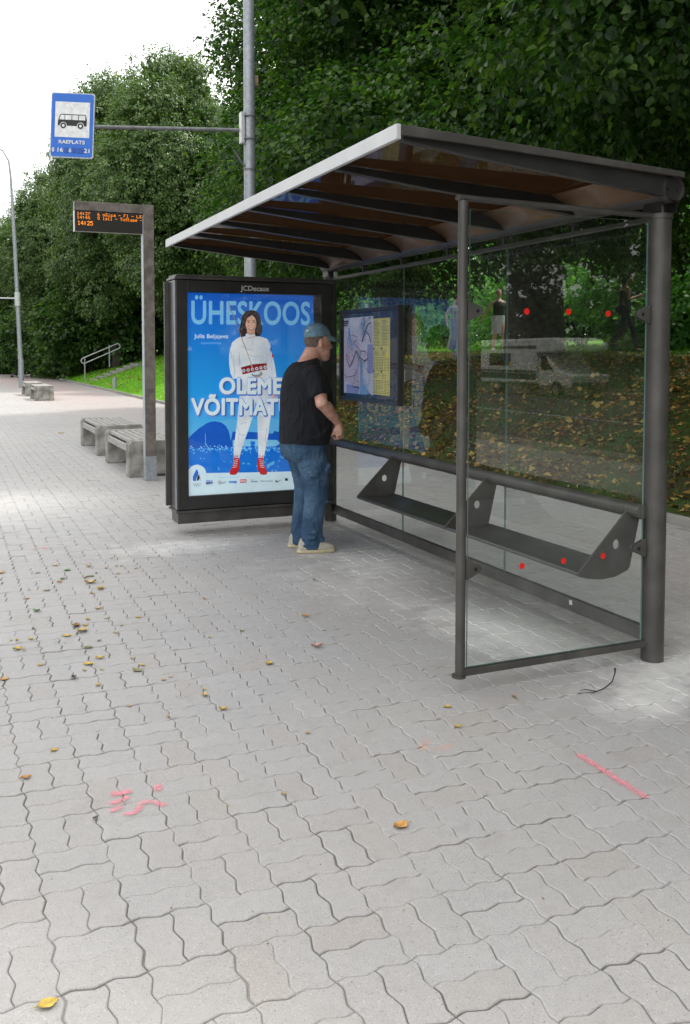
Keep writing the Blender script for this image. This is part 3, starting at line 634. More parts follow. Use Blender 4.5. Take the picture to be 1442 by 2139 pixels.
# roof: slopes up towards the road. slope line z = 2.436 + (-x)*0.0497
X0, X1 = .015, -1.520; zr = lambda x: 2.432+(.03-x)*.0505
Y0, Y1 = -.135, LN-.05
q = MB()
v = []
for yy in (Y0+.01, Y1-.01):
    for x, dz in ((X0, 0), (X1+.02, 0), (X1+.02, .006), (X0, .006)): v.append((x, yy, zr(x)-.012+dz))
q.add(v, [(0,1,2,3), (7,6,5,4), (0,4,5,1), (1,5,6,2), (2,6,7,3), (3,7,4,0)])
q.build('roof_panel', M['roofsheet'], sh)
q = MB(); zf = zr(X1); q.box((X1-.022, Y0, zf-.052), (X1, Y1, zf+.012)); q.build('front_fascia', M['fascia'], sh, bevel=.003)
for a, b in ((Y0, Y0+.022), (Y1-.022, Y1)):
    q = MB(); v = [(x, yy, zr(x)+dz) for yy in (a, b) for x, dz in ((X0+.01, -.016), (X1+.3, -.026), (X1+.001, -.032), (X1+.001, .011), (X0+.01, .011))]
    q.add(v, [(4,3,2,1,0), (5,6,7,8,9), (0,1,6,5), (1,2,7,6), (2,3,8,7), (3,4,9,8), (4,0,5,9)]); q.build('side_fascia', M['frame'], sh, bevel=.002)
q = MB(); q.box((.018, Y0+.022, zr(.03)-.014), (.034, Y1-.022, zr(.03)+.008)); q.build('rear_fascia', M['frame'], sh)
for yy in (-.085, .60, 1.29, 1.98, 2.67, 3.36, LN-.12):
    q = MB(); hw = .022; v = []
    prof = [(-.065, -.112), (-.25, -.106), (-1.0, -.075), (-1.497, -.048), (-1.497, -.018), (-.03, -.018), (-.05, -.05)]
    for y_ in (yy-hw, yy+hw): v += [(x, y_, zr(x)+dz) for x, dz in prof]
    n = len(prof); q.add(v, [tuple(range(n-1, -1, -1)), tuple(range(n, 2*n))]+[(k, (k+1) % n, n+(k+1) % n, n+k) for k in range(n)])
    q.build('rafter', M['frame_dark'], sh, bevel=.004)
# curved brown lining between roof sheet and tube
for k in range(6):
    a = -.085+k*.69+.03; b = a+.63
    pts = [(-.075-.16*t, -.105+.085*t**.6) for t in [0, .15, .35, .6, .85, 1]]
    q = MB(); v = []
    for y_ in (a, b): v += [(x, y_, zr(x)+dz) for x, dz in pts]
    n = len(pts); q.add(v, [(i, i+1, n+i+1, n+i) for i in range(n-1)]); o = q.build('roof_lining', mat('brown_lining', (.22, .135, .08), .3, 0, .1, 5) if k == 0 else bpy.data.materials['brown_lining'], sh, smooth=True)
    s_ = o.modifiers.new('t', 'SOLIDIFY'); s_.thickness = .003
# back wall glass
def pane(name, a, b, parent):
    q = MB(); q.box(a, b); me = q.mesh(name); o = link(name, me, None, parent, [M['glass'], M['glass_edge']])
    d = [b[i]-a[i] for i in range(3)]; ax = d.index(min(d))
    for p in me.polygons: p.material_index = 0 if abs(p.normal[ax]) > .5 else 1
    return o
for a, b in ((.075, 1.331), (1.337, 2.745), (2.751, LN-.075)): pane('back_glass', (-.005, a, .16), (.005, b, 2.235), sh)
q = MB(); q.box((-.02, .06, .085), (.02, LN-.06, .16)); q.build('bottom_rail', M['frame'], sh, bevel=.004)
q = MB(); q.box((-.016, .06, 2.225), (.016, LN-.06, 2.25)); q.build('top_rail', M['frame'], sh, bevel=.003)
# bench
q = MB(); q.tube([(-.075, -.0, .765), (-.075, LN, .765)], .038, 22); q.tube([(-.075, .10, .765), (-.075, .115, .765)], .0395, 22); q.build('backrest_bar', M['frame'], sh, auto=True)
def plate_out():
    pts = [(-.075, .80), (-.115, .765), (-.412, .472), (-.41, .452), (-.36, .437), (-.27, .425), (-.18, .432), (-.105, .458), (-.092, .475), (-.035, .72)]
    return pts
for yy in (.075, 1.385, 2.715):
    pts = plate_out(); hole = [(-.180+.022*math.cos(-2*PI*k/16), .597+.026*math.sin(-2*PI*k/16)) for k in range(16)]
    tri = tessellate_polygon([[Vector((x, z, 0)) for x, z in pts], [Vector((x, z, 0)) for x, z in hole]]); al = pts+hole; n = len(al)
    q = MB(); v = [(x, yy-.005, z) for x, z in al]+[(x, yy+.005, z) for x, z in al]
    f = [tuple(t) for t in tri]+[tuple(i+n for i in t)[::-1] for t in tri]; m_ = len(pts)
    f += [(i, (i+1) % m_, n+(i+1) % m_, n+i) for i in range(m_)]+[(m_+i, m_+(i+1) % 16, n+m_+(i+1) % 16, n+m_+i) for i in range(16)]
    q.add(v, f); q.build('seat_bracket', M['frame'], sh)
for a, b in ((.085, 1.375), (1.395, 2.705)):
    prof = [(-.408, .452), (-.412, .462), (-.405, .470), (-.37, .472), (-.30, .462), (-.22, .458), (-.15, .462), (-.10, .474), (-.10, .468), (-.15, .455), (-.22, .450), (-.30, .454), (-.37, .462), (-.398, .46), (-.40, .452)]
    q = MB(); q.prism(prof, 1, a, b); q.build('seat', mat('seat_metal', (.055, .056, .056), .33, .3, .12, 9, .04, 200) if a < 1 else bpy.data.materials['seat_metal'], sh, auto=True)
# side wall
W = -1.135
fr = MB(); fr.tube([(W, 0, .078), (W, 0, 2.25)], .023, 20); fr.tube([(W-.006, 0, .072), (W-.006, 0, .082)], .034, 20)
fr.build('side_frame_post', M['frame'], sh, auto=True)
q = MB(); q.box((W, -.017, .076), (-.05, .017, .108)); q.build('side_bottom_rail', M['frame'], sh, bevel=.004)
q = MB(); q.tube([(W-.02, 0, 2.262), (-.04, 0, 2.245)], [(.018, .014)]*2, 14); q.tube([(W-.028, 0, 2.262), (W+.03, 0, 2.262)], [(.026, .013)]*2, 14); q.build('side_top_rail', M['frame'], sh, auto=True)
sg = pane('side_glass', (W+.035, -.005, .114), (-.078, .005, 2.215), sh)
for x, z, s in ((W+.022, 1.757, 1), (W+.022, .57, 1), (-.06, 1.757, -1), (-.06, .585, -1)):
    q = MB(); q.prism([(x, z-.045), (x+s*.008, z-.045), (x+s*.075, z-.016), (x+s*.085, z), (x+s*.075, z+.016), (x+s*.008, z+.045), (x, z+.045)], 1, -.014, -.006)
    q.prism([(x, z-.045), (x+s*.008, z-.045), (x+s*.075, z-.016), (x+s*.085, z), (x+s*.075, z+.016), (x+s*.008, z+.045), (x, z+.045)], 1, .006, .014)
    c = q.build('glass_clamp', M['frame'], sh, bevel=.002)
    q = MB(); q.tube([(x+s*.05, -.017, z), (x+s*.05, -.0135, z)], .008, 10); q.build('screw', M['black'], c)
for x, z in ((-.792, 1.759), (-.554, 1.761), (-.318, 1.757), (-.803, .56), (-.563, .563), (-.326, .566)):
    q = MB(); q.tube([(x, -.0065, z), (x, -.0052, z)], .015, 16); q.build('red_dot', M['red'], sh)
q = MB(); q.box((-.022, .62, .125), (-.0205, .645, .15)); q.build('sticker', M['white'], sh)

# ------------------------------------------------------------------ map case on the back glass
mc = empty('map_case', (-.06, 3.28, 1.15), 0, label='dark framed case with a lilac route map and yellow timetables hung on the back glass', cat='map case')
def loc(o, t): o.matrix_parent_inverse = Matrix.Translation(-t.location); return o
q = MB(); xa, xb = -.066, -.02; ya, yb, za, zb = 2.70, 3.855, 1.150, 1.935; t_ = .035
q.box((xa, ya+.012, za), (xb, ya+t_, zb)); q.box((xa, yb-t_, za), (xb, yb, zb)); q.box((xa, ya+t_, za), (xb, yb-t_, za+t_)); q.box((xa, ya+t_, zb-t_), (xb, yb-t_, zb))
loc(q.build('frame', M['frame_dark'], mc, bevel=.004), mc)
q = MB(); q.box((-.050, ya+t_, za+t_), (-.04, yb-t_, zb-t_)); loc(q.build('back_board', mat('case_board', srgb(40, 42, 50), .6, 0, .1, 4), mc), mc)
# art facing the road: local x runs towards -Y (so that it reads correctly from the road side)
rnd = random.Random(31)
A = Art(); lil = flat('map_paper', (236, 232, 246), .5); city = flat('map_city', (232, 212, 224), .5); sea = flat('map_water', (150, 185, 225), .5); lb2 = flat('map_lavender', (165, 165, 215), .5)
ink = flat('map_route', (82, 34, 62), .5); rdm = flat('map_route_red', (170, 50, 60), .5); st = flat('map_street', (135, 120, 140), .5)
w_, h_ = .588, .652
A.rect(lil, 0, 0, w_, h_); A.poly(city, [(.02,.1),(.3,.06),(.33,.3),(.3,.45),(.1,.5),(.02,.4)]); A.rect(lb2, .48, .18, w_, .42); A.poly(lb2, [(.05,0),(.3,0),(.33,.06),(.06,.08)])
A.poly(sea, [(.09,.57),(.13,.56),(.15,.48),(.2,.42),(.19,.38),(.13,.42),(.09,.48)]); A.poly(sea, [(.33,.29),(.37,.30),(.38,.15),(.42,.09),(.45,.08),(.55,0),(.33,0),(.34,.10)]); A.poly(sea, [(.36,.6),(.43,.62),(.43,.54),(.40,.48)])
A.up()
for k in range(420):
    x, z = rnd.uniform(.02, .42), rnd.uniform(.04, .58); a = rnd.choice([.3, .3+PI/2, rnd.uniform(0, 6)]); l = rnd.uniform(.01, .045)
    A.line(st, [(x, z), (min(w_-.01, x+l*math.cos(a)), z+l*math.sin(a))], .0012, False)
for k in range(160):
    x, z = rnd.uniform(.34, .57), rnd.uniform(.44, .63); a = rnd.uniform(0, 6); l = rnd.uniform(.01, .04)
    A.line(st, [(x, z), (min(w_-.01, x+l*math.cos(a)), min(.645, z+l*math.sin(a)))], .0015, False)
sc_ = lambda pts: [((x-85)/(610-85)*w_, (1790-z)/(1790-380)*h_) for x, z in pts]
for p, wd, m_ in [([(130,720),(160,830),(180,920),(260,990)], .004, ink), ([(235,700),(320,740),(325,810),(270,830),(235,700)], .003, ink), ([(250,690),(350,750)], .002, ink), ([(270,830),(360,950),(400,1000)], .004, ink),
    ([(200,1300),(250,1200),(320,990),(390,1120),(470,1180),(530,1130)], .009, ink), ([(320,990),(365,1160),(340,1330),(300,1450),(130,1500),(105,1440)], .005, ink), ([(400,1000),(490,1010),(480,1090),(475,1200),(530,1130),(510,1040),(490,1010)], .005, rdm),
    ([(400,1000),(395,1110),(365,1170)], .007, ink), ([(475,1200),(480,1290),(560,1390),(570,1500),(530,1630),(450,1480),(430,1190)], .004, ink), ([(140,1090),(200,1300),(150,1180),(140,1060),(190,1120),(215,1190)], .004, rdm), ([(300,1450),(295,1590),(265,1600),(270,1670),(375,1665),(372,1545),(330,1550)], .005, rdm), ([(280,1665),(365,1668)], .009, ink)]:
    A.line(m_, sc_(p), wd)
A.line(ink, sc_([(430,830),(500,600),(540,520),(585,500)]), .012); A.line(ink, sc_([(500,640),(560,720),(585,840)]), .01); A.line(ink, sc_([(430,420),(470,400),(480,560)]), .004); A.line(sea, sc_([(400,560),(440,430),(470,500)]), .008)
A.up()
for z, l in ((440, 85), (480, 80), (518, 62)): A.rect(M['black'], *sc_([(102, z+14)])[0], *sc_([(102+l, z-12)])[0], False)
A.rect(M['black'], *sc_([(545, 418)])[0], *sc_([(590, 404)])[0], False); A.rect(ink, *sc_([(530, 1795-10)])[0], *sc_([(598, 1768)])[0], False)
m1 = A.build('route_map', mc)
m1.matrix_parent_inverse = Matrix.Translation(-mc.location); m1.location = (-.053, 3.773, 1.213); m1.rotation_euler = (0, 0, -PI/2)
A = Art(); yel = flat('timetable_yellow', (232, 222, 110), .5); yin = flat('timetable_ink', (70, 68, 40), .5)
w2, h2 = .308, .62
A.rect(yel, 0, 0, w2, h2); A.up(); A.rect(yin, 0, .401, w2, .4035, False)
for k in range(17):
    z = .41+k*.0118
    for c in range(2):
        x = .008+c*.155; A.rect(yin, x, z, x+rnd.uniform(.06, .135), z+.0028, False)
for blk, z0 in ((0, .20), (1, .015)):
    for k in range(9):
        z = z0+k*.0125
        for c in range(6): A.rect(yin, .006+c*.05, z, .006+c*.05+rnd.uniform(.03, .043), z+.0035, False)
    for k in range(4):
        for c in range(2): A.rect(yin, .01+c*.15, z0+.122+k*.011, .01+c*.15+rnd.uniform(.05, .12), z0+.1245+k*.011, False)
    for c in range(2): A.rect(M['black'], .005+c*.14, z0+.168, .03+c*.14, z0+.184, False)
m2 = A.build('timetable', mc); m2.matrix_parent_inverse = Matrix.Translation(-mc.location); m2.location = (-.055, 3.181, 1.222); m2.rotation_euler = (0, 0, -PI/2)
q = MB(); q.box((-.0645, ya+t_+.001, za+t_+.001), (-.062, yb-t_-.001, zb-t_-.001)); loc(q.build('cover_glass', M['case_glass'], mc), mc)

# ------------------------------------------------------------------ advert panel
ad = empty('advert_panel', (-.77, LN, 0), 0, label='tall dark advert case with a blue fencer poster, fixed to the far shelter post', cat='advert panel')
def adl(o): o.matrix_parent_inverse = Matrix.Translation(-ad.location); return o
ax0, ax1 = -1.487, -.062; fy = 4.035; by = 4.34
q = MB(); q.box((ax0, fy+.03, .215), (ax1, by-.03, 2.185)); adl(q.build('case', M['frame_dark'], ad, bevel=.006))
def doorfr(y0, y1, x0, x1, z0, z1, tx, tt, tb):
    q = MB(); q.box((x0, y0, z0), (x0+tx, y1, z1)); q.box((x1-tx, y0, z0), (x1, y1, z1)); q.box((x0+tx, y0, z0), (x1-tx, y1, z0+tb)); q.box((x0+tx, y0, z1-tt), (x1-tx, y1, z1)); return q
adl(doorfr(fy, fy+.028, ax0+.004, ax1-.004, .222, 2.178, .095, .098, .112).build('door_frame', M['frame_dark'], ad, bevel=.003))
adl(doorfr(by-.028, by, ax0-.035, ax1-.004, .222, 2.178, .095, .098, .112).build('rear_door_frame', M['frame'], ad, bevel=.003))
q = MB(); q.box((ax0-.004, fy+.030, .222), (ax0+.002, fy+.055, 2.178)); adl(q.build('hinge_strip', M['galv'], ad))
q = MB(); q.box((ax0-.01, fy-.005, 2.186), (ax1+.03, by, 2.205)); q.box((ax0+.005, fy+.012, 2.205), (ax1, by-.02, 2.225)); adl(q.build('top_cap', M['frame'], ad, bevel=.003))
q = MB(); q.box((ax0-.012, fy-.008, .196), (ax1+.04, by-.02, .214)); q.box((ax0+.008, fy+.015, .10), (ax1+.01, by-.06, .196)); adl(q.build('lower_apron', M['frame'], ad, bevel=.003))
# printed poster
def P3(x, y):
    """artwork drawn on a 920 x 1460 grid with its corners slightly squeezed"""
    t = min(max((y-188)/1430, -.2), 1.2)
    s = 0.0
    for _ in range(2):
        top = 182+13*s; bot = 1643-54*s; t = (y-top)/(bot-top); xl = 172+15*t; xr = 1092+8*t; s = (x-xl)/(xr-xl)
    return (s*1.166, (1-t)*1.74)
def backlit(m):
    p = m.node_tree.nodes['Principled BSDF']; ls = p.inputs['Base Color'].links
    if ls: m.node_tree.links.new(ls[0].from_socket, p.inputs['Emission Color'])
    p.inputs['Emission Strength'].default_value = .27; return m
A = Art(P3, .00013)
blue = bpy.data.materials.new('poster_blue'); blue.use_nodes = True; t = blue.node_tree; p = t.nodes['Principled BSDF']; tc = N(t, 'ShaderNodeTexCoord'); sp = N(t, 'ShaderNodeSeparateXYZ'); r = N(t, 'ShaderNodeValToRGB')
mr = N(t, 'ShaderNodeMapRange'); mr.inputs[1].default_value = 0; mr.inputs[2].default_value = 1.74; t.links.new(tc.outputs['Object'], sp.inputs[0]); t.links.new(sp.outputs['Z'], mr.inputs[0]); t.links.new(mr.outputs[0], r.inputs[0]); t.links.new(r.outputs[0], p.inputs['Base Color'])
e = r.color_ramp.elements; e[0].position = .25; e[0].color = (*srgb(95, 195, 245), 1); e[1].position = .98; e[1].color = (*srgb(10, 100, 212), 1); k = e.new(.5); k.color = (*srgb(28, 158, 236), 1); p.inputs['Roughness'].default_value = .45
c_ = lambda n, *a: flat(n, a, .5)
skyl = c_('poster_sky', 96, 185, 240); dkb = c_('poster_dark_blue', 10, 92, 200); mdb = c_('poster_mid_blue', 16, 118, 222); lb = c_('poster_light_blue', 130, 205, 246); wh = c_('poster_white', 226, 240, 246); band = c_('poster_band', 214, 236, 246)
suit = mat('suit_white', srgb(214, 222, 232), .6, 0, .1, 5, c2=srgb(238, 242, 246), lo=.36, hi=.6, detail=7); suit2 = c_('suit_fold', 178, 190, 206); skin = c_('poster_skin', 226, 178, 152); hair = mat('poster_hair', srgb(24, 16, 18), .6, 0, .1, 40, c2=srgb(64, 42, 38)); redp = c_('poster_red', 205, 30, 34); belt = c_('poster_belt', 120, 24, 34); shd = c_('letter_shadow', 60, 110, 190); let = c_('letter_blue', 128, 200, 246); grey = c_('poster_grey', 150, 150, 150); lips = c_('poster_lips', 176, 70, 70)
A.poly(blue, [(172,182),(1092,195),(1100,1589),(187,1643)])
A.poly(skyl, [(186,1190),(300,1120),(480,1090),(900,1085),(1098,1110),(1098,1260),(187,1300)])
A.poly(dkb, [(183,1236),(215,1198),(260,1155),(310,1120),(345,1106),(380,1103),(420,1112),(450,1135),(470,1170),(480,1210),(486,1245),(500,1175),(520,1180),(530,1198),(600,1190),(610,1180),(700,1183),(790,1192),(800,1172),(830,1180),(850,1165),(900,1180),(960,1170),(1098,1200),(1098,1300),(186,1330)])
A.poly(lb, [(500,1238),(625,1232),(820,1238),(850,1265),(800,1285),(500,1285)]); A.rect(mdb, 627, 1248, 660, 1285)
A.poly(mdb, [(186,1296),(330,1300),(480,1292),(700,1290),(1098,1290),(1099,1480),(187,1490)])
rnd = random.Random(8); A.up()
for k in range(240):
    x = rnd.uniform(195, 1085); y = rnd.gauss(1300, 13); s = rnd.uniform(3, 10); a = rnd.uniform(0, 6)
    A.poly(lb, [(x+s*math.cos(a+b)*rnd.uniform(.5, 1), y+s*.8*math.sin(a+b)*rnd.uniform(.5, 1)) for b in (0, 1.2, 2.6, 4, 5.2)], False)
for k in range(46):
    x = rnd.uniform(200, 1080); y = rnd.uniform(1320, 1465); s = rnd.uniform(5, 17); a = rnd.uniform(0, 6)
    A.poly(skyl, [(x+s*math.cos(a+b)*rnd.uniform(.4, 1), y+s*.7*math.sin(a+b)*rnd.uniform(.4, 1)) for b in (0, 1.2, 2.6, 4, 5.2)], False)
A.poly(skyl, [(745,1420),(800,1390),(802,1415),(775,1425),(750,1450)])
A.line(lb, [(308,1190),(309,1270)], 3)
A.poly(band, [(187,1478),(600,1474),(1100,1462),(1100,1589),(187,1643)]); A.ell(band, 250, 1482, 64, 66); A.poly(band, [(187,1478),(314,1478),(314,1560),(187,1560)])
A.text(let, 'ÜHESKOOS', 208, 408, 1066, 240, bold=.022, space=1.04, hfit='H')
A.text(wh, 'Julia Beljajeva', 228, 507, 463, 477, bold=.012, space=1.05); A.text(let, 'epeevehkleja', 276, 549, 415, 531)
# fencer
A.poly(suit, [(590,478),(655,486),(705,495),(745,508),(768,545),(780,610),(795,665),(808,730),(818,800),(812,900),(790,950),(775,1060),(763,1140),(757,1200),(740,1290),(722,1375),(686,1373),(684,1290),(680,1200),(678,1110),(675,1000),(664,960),(640,1080),(608,1175),(585,1240),(562,1310),(546,1375),(506,1373),(507,1290),(518,1215),(530,1120),(540,1000),(550,900),(545,790),(500,798),(482,755),(473,690),(472,630),(480,580),(494,535),(530,505)])
for a in ([(541,600),(546,650),(560,700)], [(742,560),(746,620),(742,680)], [(600,660),(690,650),(735,640)], [(690,1160),(720,1165),(755,1158)], [(545,1195),(570,1205),(600,1198)], [(560,1120),(600,1110)], [(500,620),(505,700),(520,760)], [(770,700),(790,780)]): A.line(suit2, a, 6, False)
A.poly(suit2, [(541,600),(548,650),(552,700),(545,705),(541,660)])
for a in ([(560,560),(600,585),(650,590)], [(610,620),(660,640),(720,630)], [(500,660),(512,720),(508,780)], [(485,600),(492,650)], [(762,600),(775,650),(788,720)], [(640,520),(640,560)], [(560,980),(600,970),(640,985)], [(700,980),(740,970),(780,985)], [(530,1130),(545,1180),(540,1240)], [(745,1150),(738,1220),(742,1270)], [(690,1060),(715,1080)], [(600,1060),(575,1085)]): A.line(suit2, a, 4, False)
A.poly(belt, [(556,714),(640,692),(742,682),(748,728),(660,742),(570,766)]); A.up()
for k in range(6): A.ring(wh, 577+k*31, 738-k*5.2, 9, 4, False, 10)
for k in range(12):
    A.rect(redp, 562+k*15, 722-k*2.6, 568+k*15, 728-k*2.6, False); A.rect(redp, 566+k*15, 756-k*2.9, 572+k*15, 762-k*2.9, False)
A.poly(hair, [(628,303),(655,306),(678,322),(693,350),(701,390),(709,430),(708,460),(692,488),(668,492),(640,484),(600,484),(585,490),(562,498),(545,482),(541,455),(548,430),(555,385),(566,340),(590,312)])
A.poly(skin, [(598,440),(655,440),(656,478),(628,490),(600,476)]); A.ell(skin, 627, 400, 39, 60); A.poly(hair, [(590,355),(612,330),(640,328),(625,345),(600,362),(588,400)]); A.poly(hair, [(638,328),(660,345),(668,390),(660,362),(640,342)])
A.up(); A.ell(hair, 610, 390, 8, 4, up=False, n=10); A.ell(hair, 647, 388, 8, 4, up=False, n=10); A.line(hair, [(599,380),(620,378)], 3, False); A.line(hair, [(638,377),(658,378)], 3, False); A.line(suit2, [(629,395),(631,412),(637,414)], 2, False)
hl = c_('hair_light', 96, 66, 54); fs = c_('face_shade', 200, 148, 124); A.up()
for a in ([(600,330),(575,370),(563,430),(556,470)], [(612,318),(590,345),(576,400)], [(655,318),(684,350),(692,410),(698,450)], [(668,330),(690,380),(684,440),(688,475)], [(565,440),(570,485)], [(680,420),(672,470)]): A.line(hl, a, 2.5, False)
A.poly(fs, [(655,370),(666,400),(660,430),(640,458),(627,461),(645,440),(655,410)]); A.poly(fs, [(600,462),(628,466),(655,460),(655,476),(628,488),(602,476)])
A.poly(lips, [(607,432),(628,438),(650,431),(640,446),(628,449),(616,446)]); A.ell(fs, 609, 415, 7, 5, up=False, n=10); A.poly(wh, [(612,434),(628,438),(646,433),(637,442),(620,442)])
A.poly(suit, [(588,476),(600,470),(628,482),(656,474),(660,492),(628,502),(590,494)]); A.line(redp, [(606,503),(628,501),(656,492)], 3)
A.up(); A.poly(dkb, [(766,570),(778,572),(780,596),(768,600)], False); A.rect(redp, 780, 620, 792, 640, False)
A.ell(skin, 676, 790, 26, 14, -.2); A.ell(skin, 800, 925, 22, 26)
A.poly(skin, [(660,790),(700,785),(690,850),(665,850)])
A.ell(grey, 674, 762, 40, 19, -.15); A.ell(band, 668, 756, 28, 11, -.15); A.line(c_('blade', 150, 130, 105), [(462,248),(548,470),(642,722),(655,750)], 5); A.line(c_('blade2', 205, 200, 190), [(590,590),(645,735)], 4)
for sx in (0, 1):
    f_ = (lambda x: x) if not sx else (lambda x: 1226-x)
    A.poly(redp, [(f_(508),1366),(f_(542),1368),(f_(550),1400),(f_(546),1445),(f_(522),1484),(f_(484),1489),(f_(477),1470),(f_(488),1445),(f_(502),1418)])
    A.up()
    for k in range(5): A.line(wh, [(f_(500+k*1.5),1438-k*13),(f_(528+k*2),1432-k*13)], 3, False)
    A.line(redp, [(f_(512),1368),(f_(506),1350),(f_(520),1358),(f_(534),1349),(f_(530),1368)], 3, False)
    A.line(c_('sole%d' % sx, 150, 20, 30), [(f_(479),1482),(f_(500),1489),(f_(524),1484),(f_(547),1448)], 5)
shd2 = c_('letter_glow', 120, 150, 225)
for txt, x0, x1, y0, y1 in (('OLEME', 402, 858, 908, 787), ('VÕITMATUD', 207, 1030, 1060, 936)):
    A.text(shd, txt, x0+9, y0+9, x1+9, y1+9, bold=.05, space=1.06); A.text(shd2, txt, x0-3, y0+12, x1+6, y1-4, bold=.06, space=1.06); A.text(shd, txt, x0+5, y0+6, x1+5, y1+6, bold=.042, space=1.06); A.text(wh, txt, x0, y0, x1, y1, bold=.036, space=1.06)
# emblem and sponsor marks
A.poly(c_('flame_blue', 40, 105, 200), [(240,1535),(222,1532),(220,1505),(232,1475),(248,1445),(258,1470),(256,1495),(246,1510)]); A.poly(M['black'], [(246,1532),(252,1505),(264,1485),(268,1510),(258,1530)]); A.line(grey, [(262,1530),(270,1508),(274,1530)], 3)
A.up()
for k, (x, y) in enumerate([(229,1556),(248,1556),(267,1556),(238,1566),(257,1566)]): A.ring(grey, x, y, 9, 1.8, False, 14)
A.text(dkb, 'TERVE', 311, 1545, 358, 1528, bold=.01); A.text(c_('navy', 20, 40, 100), 'EESTI', 311, 1558, 358, 1542, bold=.06); A.text(c_('pale', 180, 195, 205), 'heaks', 312, 1569, 356, 1560)
A.ring(grey, 406, 1546, 13, 2.5); A.poly(redp, [(402,1538),(416,1545),(403,1553)]); A.text(c_('paf_green', 110, 160, 130), 'paf', 422, 1552, 450, 1534, bold=.01, hfit='f')
A.text(c_('coop_blue', 25, 120, 200), 'coop', 472, 1549, 528, 1528, bold=.05, hfit='H'); A.poly(redp, [(551,1524),(597,1522),(597,1546),(551,1548)]); A.text(wh, 'ERGO', 555, 1541, 593, 1529, bold=.05)
A.text(M['black'], 'KLiimax', 630, 1543, 679, 1532, bold=.02); A.line(grey, [(615,1524),(655,1523)], 1.5); A.text(M['black'], 'manteam', 702, 1541, 788, 1527, space=1.35)
A.poly(M['black'], [(808,1532),(816,1529),(817,1537),(824,1538),(857,1524),(822,1545),(812,1545)]); A.rect(M['black'], 880, 1516, 900, 1534)
A.line(lb, [(392,1509),(540,1506)], 2)
for m_ in A.mats:
    if m_ in (M['black'], M['white']): continue
    backlit(m_)
po = A.build('poster', ad); po.matrix_parent_inverse = Matrix.Translation(-ad.location); po.location = (-1.392, 4.062, .336)
A = Art(step=.0004); A.text(M['white'], 'JCDecaux', 0, 0, .262, .042, bold=.012, hfit='D'); o = A.build('maker_lettering', ad); o.matrix_parent_inverse = Matrix.Translation(-ad.location); o.location = (-.918, 4.0335, 2.102)
q = MB(); q.box((ax0+.099, fy+.006, .334), (ax1-.099, fy+.010, 2.080)); adl(q.build('cover_glass', M['poster_glass'], ad))

# ------------------------------------------------------------------ lamp post with stop sign
lx, ly = .66, 8.62
lp = empty('lamp_post', (lx, ly, 0), 0, label='tall galvanised post behind the shelter carrying the bus stop sign on an arm', cat='lamp post')
q = MB(); q.tube([(0, 0, -.02), (0, 0, .4), (0, 0, 3.0), (-.005, .0, 6.0), (-.01, 0, 9.5)], [.095, .09, .082, .076, .066], 24); q.build('pole', M['galv'], lp, auto=True)
for z in (4.49, 4.80): q = MB(); q.tube([(0, 0, z), (0, 0, z+.02)], .085, 20); q.tube([(-.1, -.06, z+.01), (-.02, -.09, z+.01)], .012, 8); q.build('clamp_band', M['galv_dark'], lp)
q = MB(); q.box((-.135, -.055, 4.44), (-.085, .055, 4.86)); q.build('clamp_plate', M['fascia'], lp, bevel=.004)
q = MB(); q.tube([(-.08, -.02, 4.12), (-.24, -.04, 4.33)], .014, 8); q.tube([(0, 0, 4.07), (0, 0, 4.10)], .085, 18); q.build('stub_bracket', M['galv_dark'], lp)
q = MB(); q.box((.07, -.03, 5.24), (.12, .03, 5.38)); q.build('junction_box', mat('rusty_box', (.24, .17, .12), .8, 0, .3, 20), lp, bevel=.004)
ad_ = Vector((-1.97, .84, 0)).normalized(); Ln = 2.16
q = MB(); q.tube([Vector((0, 0, 4.63))+ad_*.12, Vector((0, 0, 4.675))+ad_*Ln], .026, 14); q.build('arm', M['galv_dark'], lp, auto=True)
# the sign plate, turned to the pavement
q0 = Vector((lx, ly, 0))+ad_*(Ln+.0)
sg_ = empty('bus_stop_sign', (q0.x, q0.y, 4.675), -.4036+.0, label='blue and white bus stop plate with a black bus pictogram, hung above the pavement', cat='bus stop sign')
sb = M['sign_blue'] = flat('sign_blue', (14, 104, 205), .4); sw = mat('sign_white', srgb(222, 226, 228), .45, 0, .1, 14, c2=srgb(240, 240, 240)); alu = M['fascia']; rim = mat('sign_rim', (.50, .53, .56), .5, 0, .25, 30)
roll = R(2.6); wS, hS = .60, .885
def rr(x0, y0, x1, y1, r, n=5):
    out = []
    for cx, cy, a in ((x1-r, y0+r, -PI/2), (x1-r, y1-r, 0), (x0+r, y1-r, PI/2), (x0+r, y0+r, PI)): out += [(cx+r*math.cos(a+PI/2*k/n), cy+r*math.sin(a+PI/2*k/n)) for k in range(n+1)]
    return out
q = MB(); q.prism(rr(-wS, -.445, 0, .44, .03), 1, 0, .022); pl = q.build('plate', rim, sg_); pl.rotation_euler = (0, roll, 0); pl.location = (.02, -.03, 0)
A = Art(step=.0006); A.up(); A.poly(sb, rr(-wS+.014, -.431, -.014, .426, .035)); A.rect(sw, -wS+.062, -.165, -.062, .315)
bk = M['black']; bx, bz, bw_ = -.50, -.01, .40
A.poly(bk, [(bx+.005,bz+.0),(bx+bw_-.004,bz+.0),(bx+bw_,bz+.02),(bx+bw_,bz+.09),(bx+bw_-.012,bz+.148),(bx+bw_-.022,bz+.158),(bx+.045,bz+.158),(bx+.03,bz+.15),(bx+.004,bz+.07),(bx,bz+.05),(bx,bz+.02)])
A.up()
for k, (a, b) in enumerate([(.022, .092), (.102, .188), (.198, .28), (.29, .378)]): A.poly(sw, [(bx+a+(.0 if k else -.002), bz+.082), (bx+b, bz+.082), (bx+b, bz+.146), (bx+a+(.018 if k == 0 else 0), bz+.146)], False)
